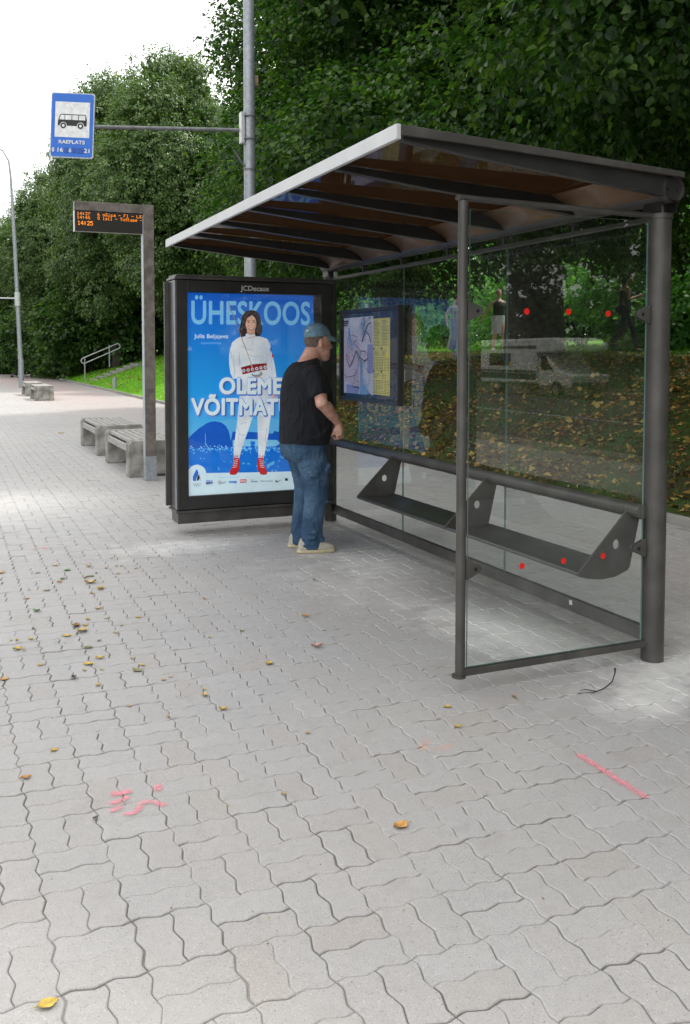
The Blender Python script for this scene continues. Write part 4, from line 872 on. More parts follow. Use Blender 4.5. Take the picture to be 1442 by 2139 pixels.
for x in (.078, .315):
    A.ell(sw, bx+x, bz+.002, .048, .048); A.ell(bk, bx+x, bz+.002, .040, .040); A.ell(sw, bx+x, bz+.002, .019, .019)
A.text(sw, 'RAEPLATS', -.478, -.255, -.118, -.205, bold=.025)
for tx, a, b in (('8', -.568, -.535), ('16', -.49, -.415), ('6', -.335, -.30), ('21', -.125, -.048)): A.text(sw, tx, a, -.37, b, -.312, bold=.02, hfit='8')
dim = flat('covered_digits', (14, 70, 165), .4); A.up()
for a, b in ((-.395, -.345), (-.29, -.24), (-.22, -.135)): A.rect(dim, a, -.375, b, -.305, False)
rs = random.Random(3); rust = flat('rust_specks', (92, 96, 104), .8); A.up()
for k in range(90):
    z = rs.choice([rs.uniform(.27, .42), rs.uniform(-.16, .3)]); x = rs.uniform(-.55, -.05) if z > .27 else rs.choice([rs.gauss(-.09, .03), rs.uniform(-.5, -.1)]); x = min(-.03, x); s = rs.uniform(.0015, .0045)
    A.poly(rust, [(x+s*math.cos(b), z+s*math.sin(b)) for b in (0, 1.5, 3, 4.5)], False)
fc = A.build('printed_face', sg_); fc.rotation_euler = (0, roll, 0); fc.location = (.02, -.031, 0)

# ------------------------------------------------------------------ departure display
dp = empty('departure_display', (-.99, 7.52, 0), 0, label='tall brown post with an arm holding an orange lettered departure display', cat='information display')
q = MB(); q.box((-.066, -.055, .28), (.062, .055, 3.335)); post = q.build('post', M['oldwood'], dp, bevel=.004)
q = MB(); q.box((-.072, -.062, -.01), (.067, .061, .30)); q.build('steel_foot', M['galv'], post, bevel=.003)
q = MB(); q.box((-.0725, -.058, .28), (-.0665, .058, 3.21)); q.build('edge_strip', mat('light_steel_edge', (.42, .46, .50), .5, .3, .1, 5), post)
q = MB(); q.box((-.86, -.055, 3.225), (-.0665, .055, 3.33)); arm = q.build('arm', M['oldwood'], dp, bevel=.004)
q = MB(); q.box((-.865, -.06, 3.225), (-.8605, .06, 3.332)); q.build('arm_cap', M['frame'], arm)
q = MB(); q.box((-.862, -.048, 2.985), (-.080, .05, 3.2215)); scn = q.build('screen_box', mat('screen_black', (.03, .027, .024), .3, 0, .1, 5), dp, bevel=.004)
q = MB(); q.box((-.868, -.05, 2.98), (-.8625, .052, 3.222)); q.build('box_edge', M['fascia'], scn)
A = Art(step=.0004); A.up(); org = flat('led_orange', (255, 140, 30), .5, 1.3)
def led(txt, x0, z0, cw, ch, dot):
    G = {'0':'0e11131519110e','1':'040c040404040e','2':'0e11010204081f','3':'1f02040201110e','4':'02060a121f0202','5':'1f101e0101110e','6':'0608101e11110e','7':'1f010204080808','8':'0e11110e11110e','-':'0000001f000000',':':'000c0c000c0c00','m':'00001a15151111','o':'00000e1111110e','i':'0400040404040e','s':'00000e100e011e','a':'00000e010f110f','F':'1f10101c101010','l':'0c04040404040e','L':'1010101010101f','T':'1f040404040404','u':'0000111111130d','g':'000f110f01010e','e':'00000e111f100e','t':'08081c08080906','n':'0000161911111','~':'0d16000e11110e',' ':'00000000000000'}
    for i, c in enumerate(txt):
        h = G.get(c, G[' ']).ljust(14, '0')
        for r_ in range(7):
            row = int(h[r_*2:r_*2+2], 16)
            for b in range(5):
                if row >> (4-b) & 1:
                    x = x0+(i*6+b)*cw; z = z0-r_*ch; A.rect(org, x-dot/2, z-dot/2, x+dot/2, z+dot/2, False)
led('14:37', -.835, 3.203, .0052, .0052, .0040); led('14:46', -.835, 3.160, .0052, .0052, .0040)
led('6 m~isa - Fl - L~', -.60, 3.203, .0051, .0052, .0040); led('8 lall - Tuglase -', -.60, 3.160, .0049, .0052, .0040); led('14:25', -.828, 3.100, .0060, .0070, .0056)
A.build('led_lettering', scn).location = (0, -.0488, 0)

# ------------------------------------------------------------------ benches
def bench():
    t = empty('bench', (0, 0, 0), 0)
    L, Wd, H = 1.82, .70, .46
    def slab(y0, y1):
        q = MB(); pr = [(0, 0), (.22, 0), (.25, .03), (Wd-.25, .03), (Wd-.22, 0), (Wd, 0), (Wd, H-.05), (Wd-.03, H-.0), (.03, H-.0), (0, H-.05)]
        q.prism(pr, 1, y0, y1); q.build('concrete_end', M['concrete'], t, bevel=.012)
    slab(0, .20); slab(L-.20, L)
    q = MB()
    for k in range(7):
        x = .045+k*.092; q.box((x, .155, H-.045), (x+.064, L-.155, H-.004))
    # slats rest in the rebate, the side rails hang below the first and last
    q.build('slats', M['slat'], t, bevel=.006)
    for x in (.008, Wd-.048):
        q = MB(); q.box((x, .2005, H-.15), (x+.03, L-.2005, H-.065)); q.build('side_board', M['slat'], t, bevel=.004)
    # concrete rims beside the slats at both ends
    return t
b0 = bench(); GB = 'low concrete and timber benches along the pavement'
for k, (x, y, lb_) in enumerate([(-1.19, 7.85, 'nearest concrete bench with grey timber slats, right behind the departure display post'), (-1.18, 10.45, 'second concrete bench, just beyond the one at the display post'),
                                (-.60, 27.1, 'nearer of the two far benches beside the thin lamp post'), (-.62, 30.4, 'farther of the two far benches beside the thin lamp post')]):
    b = b0 if k == 0 else copy_tree(b0); b.location = (x, y, 0); meta(b, lb_, 'bench', GB)
    if k > 1: b.scale = (.85, 1, 1.05)

# far thin lamp post
fp = empty('street_lamp', (-.12, 39.0, 0), 0, label='thin pale street lamp with a curved top at the left edge of the picture', cat='street lamp')
q = MB(); q.tube([(0, 0, -.3), (0, 0, 1.2), (-.02, 0, 1.3), (-.16, 0, 6), (-.30, .0, 9.3)], [.125, .12, .10, .08, .05], 14); q.build('pole', M['galv'], fp, auto=True)
q = MB(); q.tube([(-.30, 0, 9.3), (-.36, .02, 9.9), (-.6, .1, 10.35), (-1.1, .2, 10.5), (-1.9, .4, 10.45)], [.05, .045, .04, .04, .035], 10); q.build('lamp_arm', M['galv'], fp, auto=True)
q = MB(); q.tube([(-.09, 0, 3.93), (-2.4, .3, 3.95)], .03, 8); q.tube([(-.1, 0, 3.6), (-.1, 0, 4.2)], .12, 12); q.build('cross_arm', M['fascia'], fp)

# ------------------------------------------------------------------ steps and handrail
stp = empty('bank_steps', (3.0, 41.4, 0), 0, label='concrete steps climbing the grass bank beside the handrail', cat='steps')
for k in range(8):
    q = MB(); x = k*.33; q.box((x, -.9, -.3), (x+.45, 1.1, .125*(k+1)+.02)); q.build('step', M['kerb'], stp, bevel=.01)
hr = empty('handrail', (3.2, 42.7, .1), 0, label='double tubular metal handrail with rounded ends beside the steps', cat='handrail')
p1, p2 = (-.05, 0, .1), (1.15, 0, .72)
for p in (p1, p2):
    q = MB(); q.tube([p, (p[0], p[1], p[2]+1.10)], .033, 10); q.build('rail_post', M['galv'], hr)
sl = Vector((1.2, 0, .66)).normalized(); up_ = Vector((0, 0, 1)); a = Vector((-.05, 0, 1.22)); b = a+sl*1.36; rad = .135; lo = Vector((0, 0, -.27)); nrm = Vector((-sl.z, 0, sl.x))
def loop():
    pts = []; c1 = a-nrm*rad-sl*.1; c2 = b-nrm*rad+Vector((.12, 0, .0))
    for k in range(9): t = PI/2+PI*k/8; pts.append(c1+sl*(rad*math.cos(t)*1.2)+nrm*(rad*math.sin(t)))
    for k in range(9): t = -PI/2+PI*k/8; pts.append(c2+Vector((1,0,0))*(.22+rad*math.cos(t)*1.0)+up_*(rad*math.sin(t)))
    pts.append(pts[0]); return pts
q = MB(); q.tube(loop(), .026, 8, cap=False); q.build('rail', M['fascia'], hr, smooth=True)
# stub on the lawn
q = MB(); q.tube([(2.99, 33.3, 0), (2.99, 33.3, .52)], .085, 14); q.tube([(2.99, 33.3, .52), (2.99, 33.3, .56)], .095, 14)
meta(q.build('bollard', M['galv'], None, auto=True), 'short grey cylindrical stub standing in the lawn below the steps', 'bollard')
# low wall on the bank
rw = MB(); rw.box((5.6, 13.4, .2), (5.85, 19.0, 1.22)); rw.box((4.5, 16.9, .1), (5.6, 17.15, 1.0)); rw.box((5.55, 13.38, 1.22), (5.9, 19.02, 1.30))
meta(rw.build('retaining_wall', M['kerb'], None, bevel=.01), 'low concrete wall set into the bank, seen through the glass right of the map case', 'retaining wall')
# slender pole behind the glass
q = MB(); q.tube([(5.1, 14.2, .5), (5.1, 14.2, 2.6)], .05, 12); meta(q.build('metal_pole', M['galv'], None, auto=True), 'short grey metal pole on the bank just right of the map case', 'pole')
#PART3
# ------------------------------------------------------------------ people
M['skin'] = mat('skin', (.58, .29, .21), .5, 0, .10, 18, .15, 200, c2=(.68, .40, .31))
M['tee'] = mat('black_cotton', (.0065, .0075, .012), .9, 0, .2, 10, .25, 300)
def denim():
    m = mat('washed_denim', (.034, .088, .175), .85, 0, .2, 5, .6, 260, c2=(.10, .19, .30), lo=.42, hi=.72, detail=8); return m
M['denim'] = folds(denim(), 13, .035, (1, 1, .8)); folds(M['tee'], 8, .05, (1, 1, .6))
M['cap'] = mat('faded_blue_cap', (.16, .28, .36), .85, 0, .18, 25, .3, 300)
M['hairgrey'] = mat('short_grey_hair', (.16, .125, .10), .9, 0, .3, 60, .7, 300)
M['shoe'] = mat('beige_canvas', (.42, .39, .34), .85, 0, .12, 30, .3, 300); M['sole'] = mat('cream_sole', (.52, .46, .30), .7, 0, .1, 30)
def man():
    t = empty('person', (-.65, 3.14, 0), 0, label='man in faded blue cap, black t-shirt and jeans reading the map case', cat='person')
    def ch(o, p=None):
        o.matrix_parent_inverse = Matrix.Translation(-t.location) if p is None else Matrix.Identity(4); return o
    V3 = Vector
    # ---- body: head, neck, arms and hands, legs under the clothes, one skin
    b = MB()
    yc = 3.15; hx, hz = -.560, 1.655
    # skull, jaw, neck
    b.loft([(hx-.008, yc, 1.775, .012, .012), (hx-.006, yc, 1.768, .048, .042), (hx-.006, yc, 1.748, .076, .062), (hx-.004, yc, 1.715, .096, .074), (hx-.002, yc, 1.675, .102, .079), (hx+.002, yc, 1.635, .100, .078), (hx+.010, yc, 1.600, .090, .074), (hx+.020, yc, 1.570, .078, .068), (hx+.034, yc, 1.545, .064, .058), (hx+.048, yc, 1.526, .044, .044), (hx+.05, yc, 1.518, .02, .02)], 28, pw=2.2)
    b.tube([(-.660, yc, 1.44), (-.625, yc, 1.52), (-.585, yc, 1.60), (-.575, yc, 1.65)], [(.078, .085), (.070, .072), (.066, .066), (.06, .06)], 20)
    b.ball((-.505, yc, 1.522), (.042, .045, .028))                                     # under the chin
    b.ball((hx+.084, yc, 1.548), (.024, .026, .020)); b.ball((hx+.095, yc, 1.573), (.014, .024, .008)); b.ball((hx+.093, yc, 1.585), (.013, .022, .007))   # chin, lips
    b.tube([(hx+.093, yc, 1.655), (hx+.112, yc, 1.625), (hx+.122, yc, 1.606)], [.009, .013, .015], 10); b.ball((hx+.114, yc-.010, 1.602), .010); b.ball((hx+.114, yc+.010, 1.602), .010)
    b.ball((hx+.088, yc, 1.675), (.020, .058, .012))                                   # brow
    for s in (-1, 1):
        b.ball((hx+.070, yc+s*.036, 1.615), (.026, .024, .02)); b.ball((hx+.050, yc+s*.046, 1.575), (.034, .024, .026))     # cheeks, jowls
        e = Matrix.Rotation(.22*s, 3, 'Z'); b.ball((hx-.004, yc+s*.084, 1.640), (.019, .008, .032), rot=e); b.ball((hx-.002, yc+s*.087, 1.620), (.011, .008, .014))
    # torso core
    b.loft([(-.675, yc, .80, .15, .17), (-.665, yc, 1.0, .17, .19), (-.655, yc, 1.25, .17, .19), (-.665, yc, 1.40, .12, .18), (-.66, yc, 1.47, .085, .12), (-.65, yc, 1.50, .07, .08)], 24)
    # arms
    WR = {-1: V3((-.452, yc-.168, 1.010)), 1: V3((-.415, yc-.010, 1.005))}
    for s in (-1, 1):
        sh_ = V3((-.672, yc+s*.165, 1.395)); el = V3((-.632, yc+s*.285, 1.185)); wr = WR[s]
        b.tube([sh_, sh_.lerp(el, .4), sh_.lerp(el, .8), el+V3((-.012, s*.004, -.01)), el.lerp(wr, .22), el.lerp(wr, .5), el.lerp(wr, .82), wr], [.048, .054, .050, .049, .051, .046, .035, .029], 16)
        b.ball(el+V3((-.018, s*.006, -.012)), .040)
    # hands: the near fist hangs just in front of the belt, the far hand under it
    for s in (-1, 1):
        wr = WR[s]; dn = V3((.16, s*-.10 if s < 0 else -.35, -1)).normalized(); ax = V3((.92, .38, .1)).normalized() if s < 0 else V3((.75, .62, .1)).normalized(); back = dn.cross(ax).normalized()
        if back.x > 0: back = -back
        pc = wr+dn*.055+back*-.004; kn = wr+dn*.092
        b.tube([wr-dn*.012, wr.lerp(pc, .5), pc, kn], [(.032, .025), (.036, .027), (.043, .024), (.043, .019)] if False else [.029, .031, .034, .030], 14)
        for off in (-.026, .026): b.tube([wr+dn*.015+ax*off*.6, pc+ax*off, kn+ax*off*1.05], [.018, .019, .014], 10)
        for k in range(4):
            w_ = ax*((k-1.5)*.0212); ln = (.040, .045, .042, .034)[k]
            k0 = kn+w_+V3((0, 0, .004)); k1 = k0+dn*ln*.72-back*.004+w_*.05; k2 = k1+back*.030+dn*.010; k3 = k2+back*.012-dn*.020
            b.tube([pc+w_*.9, k0, k1, k2, k3], [.0105, .0118, .0102, .0095, .0078], 10); b.ball(k3, .0078, n=8, m=6); b.ball(k1, .0106, n=8, m=6)
        sd2 = -ax if s < 0 else ax
        th0 = wr+dn*.028+sd2*.022; th1 = th0+sd2*.022+dn*.026+back*.008; th2 = th1+sd2*.006+dn*.028+back*.014; th3 = th2+dn*.014+back*.016
        b.tube([th0, th1, th2, th3], [.016, .0140, .0118, .0092], 10); b.ball(th3, .0092, n=8, m=6)
    # ankles
    for s, yy in ((-1, 3.03), (1, 3.265)): b.tube([(-.655, yc+s*.06, .84), (-.65, yc+s*.07, .70), (-.63, yy, .45), (-.650, yy, .10), (-.655, yy, .05)], [.06, .055, .05, .038, .036], 14)
    body = ch(fuse(b, 'body', M['skin'], t, .0058, 2))
    for s in (-1, 1): q = MB(); q.ball((hx+.0835, yc+s*.031, 1.650), (.011, .013, .009), n=12, m=8); ch(q.build('eye', M['white'], t, smooth=True))
    # ---- hair: close cropped back and sides below the cap
    q = MB(); q.loft([(hx-.014, yc, 1.602, .078, .068), (hx-.014, yc, 1.64, .0945, .081), (hx-.010, yc, 1.69, .0995, .0815), (hx-.008, yc, 1.73, .095, .076)], 28); 
    me = q.mesh('hair', True); bm = bmesh.new(); bm.from_mesh(me); bmesh.ops.delete(bm, geom=[v for v in bm.verts if v.co.x > hx+.022+(.03 if v.co.z > 1.68 else 0)], context='VERTS'); bm.to_mesh(me); bm.free(); ch(link('hair', me, M['hairgrey'], t))
    # ---- t-shirt
    q = MB()
    q.loft([(-.672, yc, .842, .196, .196), (-.672, yc, .88, .200, .200), (-.664, yc, .96, .207, .212), (-.656, yc, 1.06, .211, .218), (-.652, yc, 1.16, .212, .220), (-.653, yc, 1.26, .206, .218), (-.660, yc, 1.34, .184, .215), (-.666, yc, 1.40, .158, .208), (-.668, yc, 1.445, .130, .180), (-.662, yc, 1.480, .104, .135), (-.648, yc, 1.512, .084, .092, .25)], 40, pw=2.15)
    q.ball((-.545, yc, 1.10), (.112, .165, .17), n=20, m=14)                           # belly
    q.ball((-.765, yc, 1.31), (.082, .150, .14), n=20, m=14)                           # rounded upper back
    for s in (-1, 1):
        a = V3((-.672, yc+s*.16, 1.430)); e = V3((-.640, yc+s*.262, 1.235))
        q.ball((-.670, yc+s*.175, 1.392), (.090, .078, .078), n=16, m=12)
        q.tube([a, a.lerp(e, .35), a.lerp(e, .75), e], [(.074, .080), (.082, .084), (.080, .080), (.082, .078)], 20)
    # soft folds
    for (x, y, z, dx, dy, dz, r) in [(-.80, yc-.12, .95, .10, -.03, .10, .011), (-.70, yc-.205, 1.02, .10, .0, .14, .010), (-.62, yc-.213, .92, .10, .03, .08, .011), (-.78, yc-.15, 1.16, .05, -.04, .12, .010), (-.60, yc-.205, 1.14, -.06, -.02, .12, .011), (-.86, yc-.03, 1.0, .01, -.06, .1, .010), (-.72, yc-.2, .90, .13, -.01, .02, .010)]:
        q.tube([(x, y, z), (x+dx*.5, y+dy*.5-.006, z+dz*.5), (x+dx, y+dy, z+dz)], [r*.4, r, r*.4], 10)
    ts = ch(fuse(q, 'tshirt', M['tee'], t, .0085, 5))
    # ---- jeans
    q = MB()
    q.loft([(-.676, yc, .74, .150, .180), (-.686, yc, .80, .178, .190), (-.684, yc, .86, .184, .192), (-.680, yc, .90, .178, .188)], 36, pw=2.2)
    q.ball((-.755, yc-.085, .80), (.085, .093, .105)); q.ball((-.755, yc+.085, .80), (.085, .093, .105))
    for s, yy, tx in ((-1, 3.045, 0), (1, 3.262, -.004)):
        q.tube([(-.665, yc+s*.085, .82), (-.640+tx, yc+s*.092, .70), (-.618+tx, (yc+s*.09+yy)/2, .58), (-.612+tx, yy, .48), (-.628+tx, yy, .34), (-.648+tx, yy, .20), (-.655+tx, yy-.004, .10), (-.652+tx, yy-.006, .052), (-.650+tx, yy-.006, .022)],
               [(.094, .116), (.095, .128), (.086, .112), (.078, .098), (.073, .089), (.072, .085), (.076, .089), (.083, .097), (.078, .094)], 26)
        rj = random.Random(5+s)
        for k in range(15):                                                           # creases: bunched at knee and hem, drawn from seat to thigh
            z = rj.choice([rj.uniform(.04, .22), rj.uniform(.40, .62), rj.uniform(.62, .76)]); a0 = rj.uniform(-2.6, .6); a1 = a0+rj.choice([-1, 1])*rj.uniform(.5, 1.1); cx = -.628 if z > .3 else -.652; rr2 = .090 if z < .3 else .096+.02*(z > .6)
            cyy = yy if z < .5 else (yc+s*.09+yy)/2; dz = rj.uniform(-.045, .045)
            pts = [(cx+tx+rr2*math.cos(a0+(a1-a0)*u)*1.07, cyy+rr2*1.0*math.sin(a0+(a1-a0)*u), z+dz*u) for u in (0, .33, .66, 1)]
            q.tube(pts, [.003, .0125, .0125, .003], 8)
    jn = ch(fuse(q, 'jeans', M['denim'], t, .0075, 2))
    q = MB()                                                                          # back pocket and seams, laid on the cloth
    st_ = mat('denim_seam', (.045, .085, .14), .9, 0, .2, 60)
    dg = bpy.context.evaluated_depsgraph_get(); jn.data.update()
    bpy.context.view_layer.update()
    from mathutils.bvhtree import BVHTree
    bvh = BVHTree.FromPolygons([v.co[:] for v in jn.data.vertices], [tuple(p.vertices) for p in jn.data.polygons])
    def stitch(mbx, pts, r=.0022, out=.0012, steps=8):
        o = []
        for a, c in zip(pts, pts[1:]):
            for k in range(steps):
                p = V3(a).lerp(V3(c), k/steps); h = bvh.find_nearest(p)
                if h[0] is not None: o.append(h[0]+h[1]*out)
        if len(o) > 2: mbx.tube(o, [r]*len(o), 6)
    for s in (-1, 1):
        y0 = yc+s*.035; y1 = yc+s*.145
        stitch(q, [(-.90, y0, .845), (-.86, y1, .835), (-.86, y1-.004*s, .745), (-.88, (y0+y1)/2, .725), (-.90, y0, .750), (-.90, y0, .845)])
    stitch(q, [(-.66, yc-.30, .86), (-.65, yc-.30, .70), (-.63, yc-.30, .5), (-.64, yc-.30, .3), (-.66, yc-.30, .06)], steps=14)
    stitch(q, [(-.95, yc, .88), (-.95, yc, .78)])
    sm = q.build('stitching', st_, jn); 
    # ---- cap
    q = MB(); q.loft([(hx-.002, yc, 1.694, .108, .088, .10), (hx-.003, yc, 1.715, .109, .089, .08), (hx-.006, yc, 1.745, .102, .083, .04), (hx-.008, yc, 1.772, .083, .068), (hx-.008, yc, 1.790, .055, .045), (hx-.008, yc, 1.798, .022, .018)], 36)
    cp = ch(fuse(q, 'cap', M['cap'], t, .005, 3))
    q = MB(); v = []; n = 16; nr = 5
    for lay in (0, .0035):
        for i in range(nr):
            u = i/(nr-1)
            for k in range(n):
                a = -1.15+2.3*k/(n-1); rx0, ry0 = .100, .080; ex = .078*math.cos(a*.95)*u
                v.append((hx+rx0*math.cos(a)+ex, yc+ry0*math.sin(a)*(1-.12*u), 1.703+lay-.046*u*u*math.cos(a)-.022*abs(math.sin(a))*u-.010*(1-math.cos(a))))
    f = [(i*n+k, i*n+k+1, (i+1)*n+k+1, (i+1)*n+k) for i in range(nr-1) for k in range(n-1)]; o2 = nr*n
    f += [tuple(x+o2 for x in g)[::-1] for g in f]; 
    for k in range(n-1): f.append(((nr-1)*n+k, (nr-1)*n+k+1, o2+(nr-1)*n+k+1, o2+(nr-1)*n+k))
    q.add(v, f); q.build('brim', M['cap'], cp, smooth=True)
    q = MB(); q.box((hx-.090, yc-.0605, 1.701), (hx-.062, yc-.057, 1.715), rot=Matrix.Rotation(-.55, 3, 'Z'), piv=(hx-.076, yc-.0585, 1.708)); q.build('buckle', mat('brass_buckle', (.55, .52, .42), .35, .6), cp)
    q = MB(); q.ball((hx-.095, yc-.030, 1.738), (.012, .014, .010)); q.build('badge', M['white'], cp, smooth=True)
    # ---- shoes
    for s, hxx, yy, a in ((-1, -.672, 3.035, -.20), (1, -.665, 3.262, -.20)):
        ro = Matrix.Rotation(a, 3, 'Z'); pv = V3((hxx-.08, yy, 0))
        def rotd(mbx):
            mbx.v = [tuple(ro@(V3(p)-pv)+pv) for p in mbx.v]; return mbx
        q = MB(); q.loft([(hxx+.045, yy, .024, .150, .050), (hxx+.045, yy, .045, .147, .049), (hxx+.030, yy, .066, .128, .046), (hxx+.000, yy, .085, .092, .040), (hxx-.020, yy, .105, .064, .036), (hxx-.022, yy, .115, .055, .033)], 30, pw=2.4)
        q.ball((hxx+.125, yy, .042), (.062, .045, .026))
        so = ch(fuse(rotd(q), 'shoe', M['shoe'], t, .0055, 4))
        q = MB(); q.loft([(hxx+.045, yy, 0, .150, .052), (hxx+.045, yy, .006, .156, .056), (hxx+.045, yy, .026, .155, .055)], 34, pw=2.5); rotd(q).build('sole', M['sole'], so, auto=True)
        q = MB()
        for k in range(4): x = hxx+.055+k*.02; q.tube([(x, yy-.026, .082-k*.008), (x+.004, yy, .090-k*.009), (x, yy+.026, .082-k*.008)], .0028, 6)
        rotd(q).build('laces', M['white'], so)
    return t
man()
def walker(loc_, face, H, label, skin, top, bottom, hair, shoes, pose, kind, scarf=None, bag=False, hairlen=0):
    """a walking woman built in local space (facing +x), then turned and scaled"""
    t = empty('person', loc_, face, label=label, cat='person'); t.scale = (H/1.70,)*3; V3 = Vector; st = pose['stride']
    hip = V3((0, 0, .92)); b = MB()
    def leg(s):
        f = st*s; kx = .10+f*.45; foot = V3((f, s*.075, .075)); knee = V3((.05+f*.55, s*.085, .50)); 
        if f < 0: foot.z += pose.get('lift', .05); knee.x += .06
        return V3((0, s*.085, .90)), knee, foot
    legs = {s: leg(s) for s in (-1, 1)}
    for s in (-1, 1):
        h, k, a = legs[s]; b.tube([h, h.lerp(k, .5), k, k.lerp(a, .35), a], [.088, .072, .052, .052, .034], 14)
        fd = V3((.13, 0, -.045)) if a.x > 0 else V3((.12, 0, -.065)); b.tube([a+V3((-.04, 0, -.035)), a+V3((.03, 0, -.035)), a+fd], [.030, .034, .024], 12)
    b.loft([(0, 0, .84, .11, .155), (0, 0, .92, .125, .175), (0, 0, 1.02, .11, .15), (0, 0, 1.12, .105, .14), (.01, 0, 1.24, .115, .155), (0, 0, 1.34, .10, .165), (0, 0, 1.40, .075, .12), (0, 0, 1.44, .05, .06)], 22)
    b.ball((.075, -.07, 1.23), (.06, .065, .07)); b.ball((.075, .07, 1.23), (.06, .065, .07))
    b.tube([(-.01, 0, 1.40), (.01, 0, 1.50)], [.052, .048], 12)
    tl = pose.get('tilt', 0); hc = V3((.02+tl*.08, 0, 1.595-tl*.02))
    b.ball(hc, (.088, .072, .105), n=18, m=14); b.ball(hc+V3((.045+tl*.02, 0, -.055)), (.045, .048, .05)); b.ball(hc+V3((.094, 0, -.018-tl*.02)), (.014, .012, .020)); b.ball(hc+V3((.075, 0, -.052)), (.014, .022, .008)); b.ball(hc+V3((.07, 0, .025)), (.02, .045, .01))
    for s in (-1, 1): b.ball(hc+V3((-.005, s*.072, -.01)), (.014, .008, .024))
    for s in (-1, 1):
        sh_ = V3((0, s*.165, 1.37)); el, wr = pose['arm'][s]; el = V3(el); wr = V3(wr)
        b.tube([sh_, sh_.lerp(el, .5), el, el.lerp(wr, .3), wr], [.046, .042, .035, .036, .023], 12)
        d = (wr-el).normalized(); b.tube([wr, wr+d*.04, wr+d*.08], [(.022, .026), (.018, .036), (.014, .034)], 10)
        sd_ = V3((0, 1, 0)).cross(d).normalized() if abs(d.y) < .9 else V3((1, 0, 0))
        for k in range(4): o = wr+d*.08+sd_*((k-1.5)*.016); b.tube([o-d*.01, o+d*.035, o+d*(.060+.006*(k in (1, 2)))+V3((.01, 0, 0))], [.0095, .0085, .007], 8)
        b.tube([wr+d*.02, wr+d*.04+sd_*.034, wr+d*.075+sd_*.038], [.012, .010, .008], 8)
    fuse(b, 'body', skin, t, .0115, 3)
    q = MB(); q.loft([(.0, 0, .96, .125, .165), (0, 0, 1.04, .125, .162), (.005, 0, 1.14, .122, .155), (.02, 0, 1.24, .135, .168), (.01, 0, 1.33, .115, .160 if kind == 'tank' else .178), (0, 0, 1.39, .078, .105 if kind == 'tank' else .15), (0, 0, 1.41, .06, .08)], 26)
    q.ball((.080, -.07, 1.23), (.064, .07, .075)); q.ball((.080, .07, 1.23), (.064, .07, .075))
    if kind == 'tee':
        for s in (-1, 1): sh_ = V3((0, s*.15, 1.365)); el = V3(pose['arm'][s][0]); q.tube([sh_, sh_.lerp(el, .35), sh_.lerp(el, .68)], [.068, .066, .064], 14)
    fuse(q, 'top', top, t, .012, 3)
    q = MB()
    if pose['bottom'] == 'skirt':
        q.loft([(.02, 0, .50, .165, .205), (.015, 0, .60, .160, .200), (.01, 0, .72, .150, .195), (0, 0, .86, .142, .190), (0, 0, .95, .132, .178), (0, 0, 1.0, .125, .165)], 28)
        for k in range(7): a = -1.5+k*.5; q.tube([(.13*math.cos(a), .17*math.sin(a), .9), (.172*math.cos(a)+.02, .212*math.sin(a), .51)], [.006, .014], 8)
    elif pose['bottom'] == 'wide':
        for s in (-1, 1): h, k, a = legs[s]; q.tube([h+V3((0, 0, .04)), h.lerp(k, .5), k, k.lerp(a, .5), a+V3((-.01, 0, .0))], [.115, .115, .115, .125, .14], 18)
        q.loft([(0, 0, .82, .125, .17), (0, 0, .92, .135, .182), (0, 0, 1.0, .126, .168)], 24)
    else:
        for s in (-1, 1): h, k, a = legs[s]; q.tube([h+V3((0, 0, .02)), h.lerp(k, .5), k, k.lerp(a, .35), a], [.096, .081, .061, .062, .043], 16)
        q.loft([(0, 0, .82, .12, .16), (0, 0, .92, .132, .180), (0, 0, 1.02, .118, .158)], 24)
    fuse(q, {'skirt': 'skirt', 'wide': 'trousers', 'slim': 'trousers'}[pose['bottom']], bottom, t, .012, 3)
    q = MB(); q.ball(hc+V3((-.016, 0, .022)), (.092, .082, .098), n=18, m=14)
    if hairlen: q.tube([hc+V3((-.06, 0, .03)), hc+V3((-.095, 0, -.06)), hc+V3((-.09, -.02, -.20)), hc+V3((-.07, -.03, -.20-hairlen))], [(.06, .05), (.05, .06), (.035, .045), (.012, .02)], 12)
    hm = q.mesh('hair', True); bm = bmesh.new(); bm.from_mesh(hm); bmesh.ops.delete(bm, geom=[v for v in bm.verts if v.co.x > hc.x+.052 and v.co.z < hc.z+.06], context='VERTS'); bm.to_mesh(hm); bm.free(); link('hair', hm, hair, t)
    for s in (-1, 1):
        h, k, a = legs[s]; q = MB(); e = V3((.14, 0, -.055)) if a.x > 0 else V3((.13, 0, -.070))
        q.tube([a+V3((-.055, 0, -.045)), a+V3((.03, 0, -.045)), a+e], [(.040, .034), (.044, .036), (.034, .026)], 14); fuse(q, 'shoe', shoes, t, .01, 2)
    if scarf: q = MB(); q.box((hc.x+.070, -.062, hc.z+.005), (hc.x+.092, .062, hc.z+.038)); q.build('sunglasses', M['black'], t, bevel=.008)
    if bag: q = MB(); q.tube([(-.02, .20, 1.0), (-.08, .22, .96), (-.10, .22, .86)], [(.07, .04), (.12, .05), (.10, .05)], 14); q.tube([(0, .12, 1.40), (-.03, .20, 1.2), (-.04, .21, 1.02)], .01, 8); bo = q.build('bag', M['black'], t, smooth=True)
    return t
sk2 = mat('sunlit_skin', (.66, .38, .27), .6, 0, .08, 10)  # skin colour lightened to stand for sunlight on the walkers
PZ = 1.575
